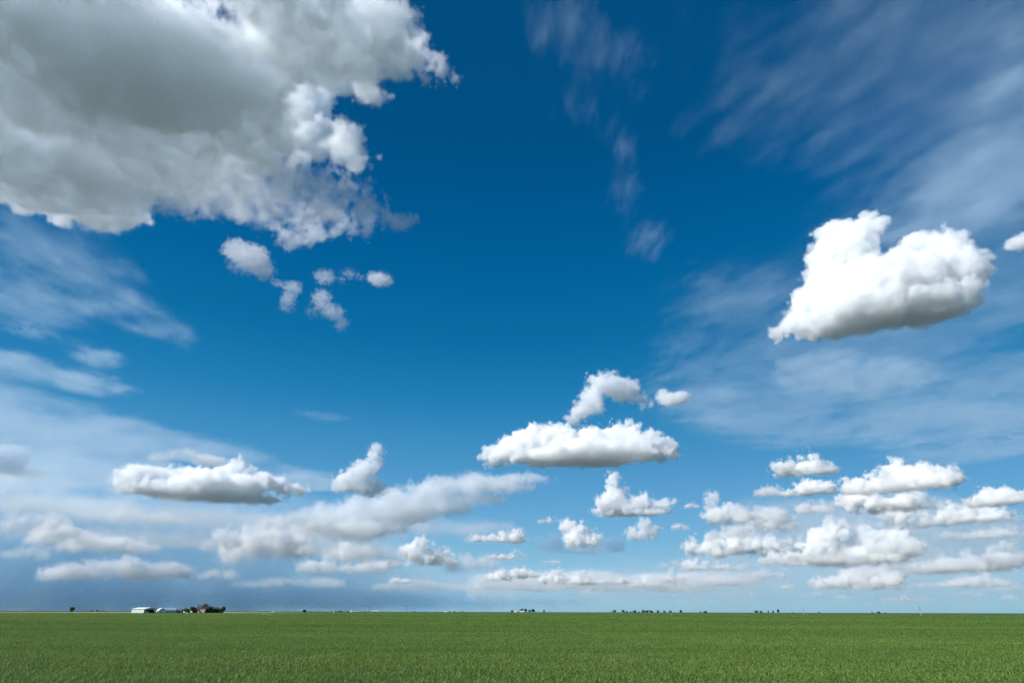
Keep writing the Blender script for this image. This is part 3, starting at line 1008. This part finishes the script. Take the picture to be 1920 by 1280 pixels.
def face_az(p):                      # rotation that turns local -Y towards the camera
    return -math.atan2(p.x, p.y)


# ---- trees
def leaf_clump_mat(name, col, col2):
    m = bpy.data.materials.new(name)
    m.use_nodes = True
    nt = m.node_tree
    b = nt.nodes['Principled BSDF']
    b.inputs['Roughness'].default_value = .7
    b.inputs['Specular IOR Level'].default_value = .15
    o = nt.nodes.new('ShaderNodeTexCoord').outputs['Object']
    nt.links.new(ramp(nt, tex(nt, o, .9, 4, .6), [(.35, col), (.65, col2)]), b.inputs['Base Color'])
    return m


LEAF = {
    'conifer': leaf_clump_mat('conifer_needles', (.018, .036, .024), (.038, .064, .038)),
    'olive': leaf_clump_mat('olive_leaves', (.075, .095, .042), (.14, .15, .07)),
    'lime': leaf_clump_mat('young_yellow_leaves', (.15, .19, .03), (.27, .30, .06)),
    'brown': leaf_clump_mat('budding_brown_twigs', (.17, .145, .115), (.30, .24, .19)),
    'green': leaf_clump_mat('green_leaves', (.050, .080, .036), (.095, .13, .058)),
}


def tree_meshes(kind, seed):
    """Trunk with limbs, and a crown of leaf clumps; unit height 1, unit width 1."""
    r = random.Random(seed)
    vs, fs = [], []

    def limb(p, q, r0, r1, n=5):
        p, q = Vector(p), Vector(q)
        d = (q - p).normalized()
        a = d.orthogonal().normalized()
        b = d.cross(a)
        s = len(vs)
        for c, rad in ((p, r0), (q, r1)):
            for i in range(n):
                t = 2 * math.pi * i / n
                vs.append(c + (a * math.cos(t) + b * math.sin(t)) * rad)
        for i in range(n):
            fs.append((s + i, s + (i + 1) % n, s + n + (i + 1) % n, s + n + i))
    con = kind == 'conifer'
    top = .95 if con else .45
    limb((0, 0, -.03), (0, 0, top), .035, .012)
    ends = []
    for i in range(9 if not con else 5):
        a = r.uniform(0, 6.28)
        z0 = r.uniform(.15, .5)
        L = r.uniform(.25, .45)
        e = (math.cos(a) * L * .85, math.sin(a) * L * .85, min(.95, z0 + r.uniform(.15, .5)))
        limb((0, 0, z0), e, .018, .005, 4)
        ends.append(e)
    trunk = (vs, fs)
    cv, cf = [], []
    lobes = []
    if con:
        n = 520
    else:
        n = 620 if kind != 'brown' else 430
        for i in range(9):
            a = r.uniform(0, 6.28)
            h = r.uniform(.30, .86)
            w_ = (1 - abs(h - .5) * 1.1) * .30
            lobes.append((math.cos(a) * w_, math.sin(a) * w_, h, r.uniform(.14, .24)))
        lobes.append((0, 0, .6, .28))
    for i in range(n):
        if con:
            h = r.uniform(.04, 1) ** 1.0
            rad = (1 - h) ** .8 * .47 * (.75 + .25 * math.sin(h * 40 + seed)) + .02
            a = r.uniform(0, 6.28)
            q = rad * math.sqrt(r.uniform(.3, 1))
            c = Vector((math.cos(a) * q, math.sin(a) * q, h))
            sz = r.uniform(.06, .12) * (1.15 - h * .6)
        else:
            lb = r.choice(lobes)
            d = Vector((r.gauss(0, 1), r.gauss(0, 1), r.gauss(0, 1))).normalized()
            c = Vector(lb[:3]) + d * lb[3] * r.uniform(.5, 1.05)
            c.z = max(.10, c.z)
            sz = r.uniform(.04, .09) * (.75 if kind == 'brown' else 1)
        u = Vector((r.gauss(0, 1), r.gauss(0, 1), r.gauss(0, 1))).normalized()
        v = u.orthogonal().normalized()
        s = len(cv)
        cv += [c + u * sz, c + v * sz, c - u * sz, c - v * sz * .8 + Vector((0, 0, sz * .3))]
        cf += [(s, s + 1, s + 2), (s, s + 2, s + 3)]
    k = LEAF[kind]
    return mesh('trunk', trunk[0], trunk[1], M_BARK), mesh('crown', cv, cf, k)


TREES = {}


def tree(label, px, width, ytop, ybot, dist, kind='olive', group=None, cat='tree', name=None, dz=0):
    if (kind, len(label) % 3) not in TREES:
        TREES[(kind, len(label) % 3)] = tree_meshes(kind, len(label) % 3 * 7 + len(kind))
    tm, cm = TREES[(kind, len(label) % 3)]
    p = spot(px, dist, dz)
    h = (ybot - ytop) * mh(dist)
    wd = width * mw_(dist, px)
    o = thing(name or ('conifer_tree' if kind == 'conifer' else 'broadleaf_tree'), label, cat, p, (px * 1.7) % 6.28, group)
    for nm, me in (('trunk', tm), ('crown', cm)):
        c = bpy.data.objects.new(nm, me)
        COL.objects.link(c)
        c.parent = o
        c.scale = (wd, wd, h)
    return o


D0 = 800
# ---- open-ended white machine shed
p = spot(262, D0)
a0 = mw_(D0, 265)
sh = thing('machine_shed', 'long white metal shed with a dark open doorway in its shaded grey gable end', 'shed', spot(269.6, D0 - 12), face_az(p) + math.radians(40))
Wg, Lg, he, hr = 15.0, 17.5, 4.0, 5.4       # gable width along +x, long wall along +y seen from the left
gp = [(0, 0), (0, he), (Wg * .5, hr), (Wg, he), (Wg, 0)]
link('wall', mesh('wall', [(0, 0, 0), (0, Lg, 0), (0, Lg, he), (0, 0, he)], [(0, 1, 2, 3)], M_WHITE), None, sh)
link('wall', mesh('wall', [(Wg, 0, 0), (Wg, Lg, 0), (Wg, Lg, he), (Wg, 0, he)], [(0, 3, 2, 1)], M_WHITE), None, sh)
link('wall', mesh('wall', [(0, Lg, 0), (Wg, Lg, 0), (Wg, Lg, he), (Wg * .5, Lg, hr), (0, Lg, he)], [(0, 1, 2, 3, 4)], M_GABLE), None, sh)
d0, d1, dh = 3.2, 12.2, 3.4                   # the doorway cut out of the gable
gv = [(0, 0, 0), (d0, 0, 0), (d0, 0, dh), (d1, 0, dh), (d1, 0, 0), (Wg, 0, 0), (Wg, 0, he), (Wg * .5, 0, hr), (0, 0, he)]
g_ = link('gable_wall', mesh('gable_wall', gv, [(0, 1, 2, 8), (8, 2, 3, 7), (7, 3, 6), (3, 4, 5, 6)], M_GABLE), None, sh)
link('door_frame', mesh('door_frame', [(d0 - .2, -.06, 0), (d0, -.06, 0), (d0, -.06, dh), (d1, -.06, dh), (d1, -.06, 0), (d1 + .2, -.06, 0), (d1 + .2, -.06, dh + .25), (d0 - .2, -.06, dh + .25)],
                        [(0, 1, 2, 7), (7, 2, 3, 6), (6, 3, 4, 5)], M_WHITE), None, g_)
ro = .5
for s_ in (-1, 1):
    xe = Wg * .5 + s_ * (Wg * .5 + ro)
    zs = he - ro * (hr - he) / (Wg * .5)
    vs_ = [(Wg * .5, -ro, hr + .03), (xe, -ro, zs + .03), (xe, Lg + ro, zs + .03), (Wg * .5, Lg + ro, hr + .03),
           (Wg * .5, -ro, hr + .15), (xe, -ro, zs + .15), (xe, Lg + ro, zs + .15), (Wg * .5, Lg + ro, hr + .15)]
    link('roof_panel', mesh('roof_panel', vs_, [(0, 1, 2, 3), (4, 7, 6, 5), (0, 4, 5, 1), (1, 5, 6, 2), (2, 6, 7, 3), (3, 7, 4, 0)], M_ROOF), None, sh)
for i in range(14):                            # standing ribs of the long wall
    link('wall_rib', box_me('wall_rib', .10, .10, he - .1, M_WHITE, -.05, .5 + i * 1.25, 0), None, sh)
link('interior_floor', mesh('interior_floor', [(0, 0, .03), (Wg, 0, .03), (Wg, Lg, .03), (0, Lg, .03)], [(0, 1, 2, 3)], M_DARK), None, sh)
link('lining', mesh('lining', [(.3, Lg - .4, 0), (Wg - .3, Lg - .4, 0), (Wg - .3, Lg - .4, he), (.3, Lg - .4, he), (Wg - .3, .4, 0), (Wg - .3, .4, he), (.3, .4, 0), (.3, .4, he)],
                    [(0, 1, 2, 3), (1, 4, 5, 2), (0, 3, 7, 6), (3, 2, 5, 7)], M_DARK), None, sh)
# a white truck in the doorway
q = sh.matrix_basis @ Vector((6.3, 2.2, 0))
q = Matrix.Translation(sh.location) @ Matrix.Rotation(sh.rotation_euler.z, 4, 'Z') @ Vector((5.6, 1.8, 0))
tr = thing('pickup_truck', 'small white pickup truck parked in the dark shed doorway', 'truck', q, sh.rotation_euler.z + .2)
link('body', prism_me('body', [(-2.4, .45), (-2.4, 1.15), (-.9, 1.2), (-.55, 1.85), (.9, 1.85), (1.35, 1.2), (2.5, 1.05), (2.5, .45)], -.9, .9, M_WHITE), None, tr)
link('window', prism_me('window', [(-.62, 1.25), (-.42, 1.75), (.78, 1.75), (1.1, 1.25)], -.93, .93, M_GLASS), None, tr)
for wx in (-1.5, 1.6):
    for wy in (-.85, .85):
        link('wheel', prism_me('wheel', [(wx + .38 * math.cos(t * .63), .38 + .38 * math.sin(t * .63)) for t in range(10)], wy - .12, wy + .12, M_DARK, True), None, tr)

# ---- second building: white rounded end, grey long side
p = spot(312, D0)
qh = thing('grain_shed', 'grey round-shouldered metal shed with a white end wall, beside the dark conifers', 'shed', spot(306, D0 - 4), face_az(p) + math.radians(14))
wq = 9.0
prof = [(0, 0), (.5, 2.2), (1.5, 3.7), (3.0, 4.7), (4.5, 4.95), (6.0, 4.7), (7.5, 3.7), (8.5, 2.2), (9.0, 0)]
Lq = 13.0
n = len(prof)


def q_(f, a, b):
    return (f, a, b)


vs_ = [(0, a, b) for a, b in prof] + [(Lq, a, b) for a, b in prof]
link('arched_roof', mesh('arched_roof', vs_, [(i, i + 1, i + 1 + n, i + n) for i in range(n - 1)], M_GREYMETAL, True), None, qh)
ew = link('end_wall', mesh('end_wall', [(-.05, a, b) for a, b in prof], [tuple(range(n))], M_WHITE), None, qh)
link('end_wall', mesh('end_wall', [(Lq + .05, a, b) for a, b in prof], [tuple(range(n - 1, -1, -1))], M_GREYMETAL), None, qh)
for i in range(10):
    xx = .7 + i * 1.28
    vs_ = []
    for a, b in prof:
        vs_ += [(xx - .06, (a - 4.5) * 1.012 + 4.5, b * 1.012), (xx + .06, (a - 4.5) * 1.012 + 4.5, b * 1.012)]
    link('roof_rib', mesh('roof_rib', vs_, [(2 * k, 2 * k + 1, 2 * k + 3, 2 * k + 2) for k in range(n - 1)], M_GREYMETAL), None, qh)
# white lean-to annex closing the left end
link('annex_wall', prism_me('annex_wall', [(-5.2, 0), (-4.6, 2.6), (-3.2, 4.2), (-1.2, 4.95), (0, 4.95), (0, 0)], .3, 8.7, M_WHITE), None, qh)
link('annex_door', box_me('annex_door', 2.4, .1, 2.6, M_GREYMETAL, -2.0, .24, 0), None, ew)
pt = spot(308.8, D0 - 14)
tk = thing('fuel_tank', 'small white tank standing in front of the grey round-shouldered shed', 'tank', pt, face_az(pt))
link('barrel', prism_me('barrel', [(.65 * math.cos(t * .785), 1.25 + .65 * math.sin(t * .785)) for t in range(8)], -.9, .9, M_WHITE, True), None, tk)
for s_ in (-.5, .5):
    link('leg', box_me('leg', .9, .12, .7, M_GREYMETAL, 0, s_, 0), None, tk)

# ---- farm trees
rows = [
    (292.5, 5, 1140.3, 'conifer', 'dark conifer just right of the open white shed'),
    (296.5, 5, 1139.6, 'conifer', 'dark conifer left of the rounded grey shed, taller of the two'),
    (327.5, 5, 1139.8, 'conifer', 'dark conifer touching the right end of the rounded grey shed'),
    (331, 5, 1140.4, 'conifer', 'second dark conifer right of the rounded grey shed'),
    (335.5, 4, 1141.4, 'conifer', 'short dark conifer left of the yellow-green tree, pointed'),
    (341, 4.5, 1141.0, 'conifer', 'short dark conifer touching the yellow-green tree'),
    (347.5, 8, 1138.0, 'lime', 'yellow-green young tree in the farm windbreak'),
    (353, 5, 1140.6, 'conifer', 'low dark conifer between the yellow-green and the rounded olive tree'),
    (359, 8, 1135.8, 'olive', 'rounded olive-brown tree right of the yellow-green tree'),
    (365, 7, 1138.2, 'conifer', 'dark conifer before the bare brown trees, left'),
    (369, 8, 1137.2, 'brown', 'low brown bare tree beside the olive tree'),
    (374, 12, 1133.6, 'brown', 'tall bare brown tree above the red roof, left of the tallest'),
    (383, 13, 1131.5, 'brown', 'tallest bare brown tree of the farm windbreak'),
    (391, 10, 1134.0, 'brown', 'bare brown tree sloping down right of the tallest'),
    (387, 7, 1140.0, 'conifer', 'low dark conifer right of the red-roofed house'),
    (392, 7, 1136.6, 'conifer', 'pointed dark conifer below the bare brown trees, right'),
    (397, 7, 1136.2, 'conifer', 'tall pointed dark conifer in the right half of the windbreak'),
    (402, 6, 1137.6, 'conifer', 'dark conifer right of the tall pointed one'),
    (406, 6, 1137.4, 'conifer', 'dark conifer in the middle of the right-hand row'),
    (410, 6, 1138.8, 'conifer', 'lower dark conifer near the end of the windbreak'),
    (414.5, 6, 1138.6, 'conifer', 'dark conifer next to the round tree ending the windbreak'),
    (419, 8, 1136.4, 'green', 'round dark tree at the right end of the farm windbreak'),
]
for i, (px, wd, yt, kd, lb) in enumerate(rows):
    tree(lb, px, wd * (1.7 if kd == 'conifer' else 1.3), yt - .3, 1147.2, D0 + 25 + (i * 13) % 50 + (40 if kd == 'brown' else 0), kd, 'trees of the farm windbreak')


def house(label, px, dist, wpx, hpx, roofm=None, roof=.35, wallm=None, depth=7, turn=0, name='farm_house', cat='house', win=0, group=None):
    p = spot(px, dist)
    wd, h = wpx * mw_(dist, px), hpx * mh(dist)
    o = thing(name, label, cat, p, face_az(p) + turn, group)
    hw = h * (1 - roof)
    link('wall', box_me('wall', wd, depth, hw, wallm or M_WHITE), None, o)
    e = .3
    vs_ = [(-wd / 2 - e, -depth / 2 - e, hw), (wd / 2 + e, -depth / 2 - e, hw), (wd / 2 + e, depth / 2 + e, hw), (-wd / 2 - e, depth / 2 + e, hw), (-wd / 2 - e, 0, h), (wd / 2 + e, 0, h)]
    vs_ = [(a, b, c + .01) for a, b, c in vs_]
    link('roof', mesh('roof', vs_, [(0, 1, 5, 4), (2, 3, 4, 5), (0, 4, 3), (1, 2, 5), (0, 3, 2, 1)], roofm or M_ROOF), None, o)
    for k in range(win):
        x = -wd / 2 + wd * (k + .5) / win
        link('window', box_me('window', wd / win * .35, .08, hw * .35, M_GLASS, x, -depth / 2 - .04, hw * .4), None, o)
    link('door', box_me('door', .95, .08, min(2.1, hw * .8), M_DARK, wd * .12, -depth / 2 - .045, 0), None, o)
    return o


house('red-roofed farmhouse half hidden by the dark conifers of the windbreak', 379, D0 + 45, 9, 6.2, M_RED, .45, win=3, wallm=M_WHITE)
for px, wp, hp, lb in ((344.6, 2.8, 2.6, 'small white shed in front of the yellow-green tree'), (351, 1.6, 1.2, 'tiny white hut between the yellow-green and the olive tree'),
                       (358.4, 2.4, 3.0, 'narrow white shed below the rounded olive tree'), (380.5, 2.6, 2.8, 'small white shed in front of the red-roofed farmhouse')):
    house(lb, px, D0 - 15, wp, hp, None, .4, depth=3, name='white_shed', cat='shed', group='little white sheds at the farm')

# ---- left horizon
tree('lone bushy tree standing by itself on the far left horizon', 133.5, 12, 1137.0, 1146.4, 900, 'olive')
for i, (px, wd, h) in enumerate(((169, 4, 2.0), (174, 5, 2.6), (181, 5, 3.2), (187, 3, 2), (194, 3, 2.0))):
    tree(['tiny tree at the left end of the distant farmstead by the lone tree', 'second tiny tree of the distant farmstead', 'biggest tiny tree of the distant farmstead at left',
          'tiny tree right of the biggest one at the distant farmstead', 'outlying tiny tree right of the distant farmstead'][i], px, wd, 1143.6 - h, 1143.6, 2400, 'green', 'trees of the distant farmstead')
house('tiny white house among the distant farmstead trees', 177.5, 2400, 3, 1.5)
tree('round olive shrub on the horizon right of the farm windbreak', 571, 9, 1143.6, 1149.2, 980, 'olive', name='field_shrub', cat='shrub')
tree('tiny dark shrub just right of the round olive one', 582, 4, 1145.2, 1147.4, 1900, 'green', name='field_shrub', cat='shrub')
house('tiny white hut on the horizon between windbreak and round shrub', 512, 1500, 3, 1.8, name='white_hut', cat='hut')
for i, (px, wd, h, kd) in enumerate(((622.5, 3.5, 2.6, 'green'), (629, 6, 3.4, 'olive'), (635, 4, 2.6, 'green'), (639.5, 4.5, 3.4, 'green'))):
    tree(['left tree of the tiny farm left of the teal box', 'low wide tree of the tiny farm left of the teal box', 'small tree right of the wide one at the tiny farm', 'right tree of the tiny farm left of the teal box'][i],
         px, wd, 1147.8 - h, 1147.8, 1700, kd, 'trees of the tiny farm')
house('tiny white house inside the tiny farm trees', 626, 1690, 4, 1.8)
# bleached patches lying in the crop
for i, (px, w_) in enumerate(((494, 3), (498.5, 2.5), (502, 1.6), (505.5, 2))):
    d_ = 430
    pp = spot(px, d_, .12)
    sc = w_ * mw_(d_, px) / 2
    vs_, fs_ = [(0, 0, .34)], []
    for k in range(14):
        t = 6.283 * k / 14
        rr_ = 1 + .25 * math.sin(k * 2.3 + i)
        vs_ += [(math.cos(t) * sc * rr_ * .6, math.sin(t) * 1.6 * rr_ * .6, .28), (math.cos(t) * sc * rr_, math.sin(t) * 1.6 * rr_, .02)]
    for k in range(14):
        j = (k + 1) % 14
        fs_ += [(0, 1 + 2 * k, 1 + 2 * j), (1 + 2 * k, 2 + 2 * k, 2 + 2 * j, 1 + 2 * j)]
    o = link('straw_heap', mesh('straw_heap', vs_, fs_, M_STRAW, True))
    o.location, o.rotation_euler = pp, (0, 0, face_az(pp))
    tag(o, ['widest pale straw heap at the left end of the row in the green field', 'second pale straw heap in the green field', 'smallest pale straw heap in the row in the green field', 'pale straw heap at the right end of the row in the green field'][i],
        'straw heap', 'pale straw heaps in the field')

# ---- works yard left of centre
DY = 1180
p = spot(681, DY, .0)
wy = mw_(DY, 681)
vs_, fs_ = [], []
for k in range(24):
    f = k / 23
    vs_ += [((f - .5) * 56 * wy, -34 + 6 * math.sin(k), 0), ((f - .5) * 56 * wy, 26 + 5 * math.sin(k * 1.7), 0)]
for k in range(23):
    fs_.append((2 * k, 2 * k + 2, 2 * k + 3, 2 * k + 1))
rzy = face_az(p)
vs2 = []
for a, b, c_ in vs_:
    q = Matrix.Rotation(rzy, 4, 'Z') @ Vector((a, b, 0))
    vs2.append((q.x, q.y, height(q.x + p.x, q.y + p.y) - p.z + .42))
yd = link('bare_soil_yard', mesh('bare_soil_yard', vs2, fs_, M_SOIL))
yd.location = p
tag(yd, kind='structure')
house('teal box-shaped container at the left end of the bare soil yard', 653, DY - 10, 2.6, 3.2, M_TEAL, .08, M_TEAL, 3, name='storage_container', cat='container')
pt = spot(659, DY)
tk = thing('silo', 'small white silo with a cone top right of the teal container', 'silo', pt)
R_ = 1.4 * wy


def lathe(name, prof, m, seg=14):
    vs_, fs_ = [], []
    for a, b in prof:
        for k in range(seg):
            t = 2 * math.pi * k / seg
            vs_.append((a * math.cos(t), a * math.sin(t), b))
    for i in range(len(prof) - 1):
        for k in range(seg):
            fs_.append((i * seg + k, i * seg + (k + 1) % seg, (i + 1) * seg + (k + 1) % seg, (i + 1) * seg + k))
    return mesh(name, vs_, fs_, m, False)


link('cylinder_wall', lathe('cylinder_wall', [(R_, 0), (R_, 2.4)], M_WHITE), None, tk)
link('cone_roof', lathe('cone_roof', [(R_ * 1.08, 2.38), (.15, 3.7), (.01, 3.72)], M_ROOF), None, tk)
for i, (px, wp, hp) in enumerate(((656.5, 2.2, 1.4), (663.5, 3.2, 1.5), (667.5, 2.4, 1.2), (672, 3, 1.4))):
    house(['low white trailer between the teal container and the silo', 'low white trailer just right of the silo', 'lowest white trailer in the yard row', 'white trailer at the right end of the yard row'][i],
          px, DY + 4, wp, hp + .8, M_ROOF, .15, depth=3, name='office_trailer', cat='trailer', group='white trailers in the yard')
lb_ = house('long white building with a rounded grey roof right of the soil yard', 702.5, DY + 20, 14, 3.4, M_ROOF, .3, depth=12, win=5, name='long_building', cat='building')
house('white block attached at the left end of the long white building', 697, DY + 5, 3, 3.4, M_ROOF, .12, depth=7, name='annex_building', cat='building')
for i, (px, wp) in enumerate(((677.5, 2.5), (684, 4))):
    tree(['tiny dark bush behind the soil yard', 'wider dark bush behind the soil yard'][i], px, wp * 1.2, 1146.6, 1148.6, DY + 300, 'green', name='yard_bush', cat='shrub')


def pole(label, px, ytop, ybot, dist, arms=True, pale=False, lean=0, group='utility poles along the horizon', wide=.30):
    p = spot(px, dist)
    h = (ybot - ytop) * mh(dist)
    o = thing('utility_pole', label, 'pole', p, face_az(p), group)
    link('shaft', lathe('shaft', [(wide / 2 * 1.15, -.3), (wide / 2, h * .5), (wide / 2 * .7, h)], M_WOOD, 8), None, o)
    if arms:
        ar_ = link('crossarm', box_me('crossarm', 2.4, .14, .16, M_WOOD, 0, -.12, h - .8), None, o)
        for s_ in (-1, -.35, .35, 1):
            link('insulator', box_me('insulator', .10, .10, .18, M_GREYMETAL, s_ * 1.1, -.12, h - .64), None, ar_)
    if pale:
        b = lathe('base_sleeve', [(wide / 2 * 1.5, -.3), (wide / 2 * 1.5, h * .42)], M_POST, 8)
        link('base_sleeve', b, None, o)
    o.rotation_euler.y = lean
    return o


pole('utility pole above the bare soil yard beside the long white building', 691, 1138, 1149, 1150, wide=.42)
pole('tall utility pole midway between the long building and the small white barns', 761.5, 1136.5, 1149.2, 1100, wide=.45)
pole('utility pole beside the low white barn and small trees left of centre', 842, 1139, 1149.2, 1150, wide=.42)
pole('faint distant pole left of the centre farm', 942, 1141, 1149, 1500, wide=.4)
pole('faint distant pole right of the centre farm', 1052.5, 1140, 1149, 1500, wide=.4)
pole('thin upright pole with a pale foot right of the three little trees', 1506.5, 1140.5, 1154, 560, pale=True, arms=False, wide=.24)
pole('leaning thin pole with a pale foot standing in the field at far right', 1726, 1138.5, 1155, 520, pale=True, arms=False, lean=-.03, wide=.24)
pole('short pale post in the green field left of the small olive trees', 1330, 1150.6, 1155, 560, pale=True, arms=False, wide=.26)

# ---- centre
tree('tiny dark round tree alone between the tall pole and the low white barn', 776, 3.2, 1146.4, 1149.4, 1250, 'conifer')
house('low white barn on the horizon left of centre', 835, 1300, 6, 2.2, name='white_barn', cat='barn')
house('tiny white cabin right of the low white barn', 849.5, 1300, 2, 1.8, name='white_cabin', cat='cabin')
for i, (px, wd, h, kd) in enumerate(((843.5, 3, 2.6, 'green'), (851, 4, 3.6, 'olive'), (854, 2.5, 2.2, 'green'), (866, 4, 2.6, 'green'))):
    tree(['small tree touching the low white barn left of centre', 'tallest small tree right of the low white barn', 'lowest small tree right of the low white barn', 'separate small bush right of the low white barn'][i],
         px, wd, 1149.2 - h, 1149.2, 1350, kd, 'small trees by the low white barn')
house('white farmhouse of the centre farm below dark trees', 978.5, 1080, 7, 3.4, M_ROOF, .35, win=3)
house('tiny white outbuilding left of the centre farmhouse', 967.5, 1090, 4, 2.4, name='outbuilding', cat='shed')
for i, (px, wd, yt, kd) in enumerate(((960, 5, 1144.6, 'green'), (970.5, 3, 1146.8, 'green'), (978, 9, 1141.6, 'olive'), (985, 7, 1142.6, 'green'), (992.5, 6, 1144.4, 'olive'), (999.5, 9, 1143.2, 'green'), (1020.5, 5, 1144.6, 'green'))):
    tree(['left outlying tree of the centre farm', 'lowest bush of the centre farm beside the farmhouse', 'tallest tree directly behind the centre farmhouse', 'dark tree at the right side of the centre farmhouse',
          'smaller tree left of the bushy pair right of the centre farm', 'wide dark bushy tree right of the centre farm', 'single round tree standing apart right of the centre farm'][i],
         px, wd, yt, 1149.6, 1110, kd, 'trees of the centre farm')
house('tiny white marker hut on the swell right of the centre farm', 1053.5, 1100, 1.6, 1.6, name='marker_hut', cat='hut')
# ---- right of centre: a broken row of trees
rr_ = [(1147, 3, 1147, 'green', 'tiny bush at the left end of the long broken tree row'), (1153, 9, 1144.4, 'green', 'first round tree of the long broken row'),
       (1168.5, 7, 1143.8, 'olive', 'dark brown tree, second clump of the long broken row'), (1175, 6, 1146, 'green', 'low tree ending the second clump of the broken row'),
       (1183, 4, 1146.4, 'green', 'low bush between the second and third clump of the row'), (1190, 10, 1144.3, 'olive', 'wide rounded tree of the third clump of the row'),
       (1198, 5, 1147, 'green', 'low bush ending the third clump of the row'), (1207, 9, 1143.9, 'olive', 'tallest tree of the long olive clump in the row'),
       (1214, 9, 1144.4, 'olive', 'middle tree of the long olive clump in the row'), (1221, 8, 1144.5, 'green', 'darker tree ending the long olive clump in the row'),
       (1233.5, 6, 1144.8, 'olive', 'single pale tree right of the long olive clump'), (1245.5, 6, 1144.8, 'green', 'single green tree, second right of the long olive clump'),
       (1257, 6, 1144.8, 'green', 'single green tree above the white field marker'), (1276.5, 6, 1144.4, 'green', 'dark single tree at the right end of the broken row'),
       (1313, 3, 1146.3, 'green', 'little bush left of the wide low tree'), (1322.5, 9, 1145.3, 'olive', 'wide low tree standing near the pale post')]
for px, wd, yt, kd, lb in rr_:
    tree(lb, px, wd, yt - .2, 1149.5, 1120, kd, 'trees in the broken row right of centre')
house('small bright white marker box standing in the field below the tree row', 1258, 520, 1.7, 1.9, depth=.8, name='field_marker', cat='marker', roof=.2)
for px, wd, yt, kd, lb in ((1418, 8, 1143.8, 'olive', 'wide brown-green tree left of the three little trees'), (1426.5, 7, 1144.2, 'green', 'dark tree touching the wide brown-green one'),
                           (1440.5, 3.4, 1144.2, 'green', 'first of the three little trees, narrow'), (1449.5, 4, 1144, 'green', 'second of the three little trees, leaning'),
                           (1459, 6, 1142, 'green', 'tallest of the three little trees'), (1487, 3, 1146.6, 'green', 'tiny bush left of the thin pole in the field'),
                           (1535, 4, 1146.4, 'green', 'tiny bush right of the thin pole in the field'),
                           (1635, 4, 1146, 'green', 'left bush of the three on the far right horizon'), (1647, 8, 1145.6, 'green', 'wide dark bush of the three on the far right horizon'),
                           (1660, 3, 1146.8, 'green', 'right tiny bush of the three on the far right horizon')):
    tree(lb, px, wd, yt - .2, 1149.0, 1080, kd, 'small trees on the right horizon')
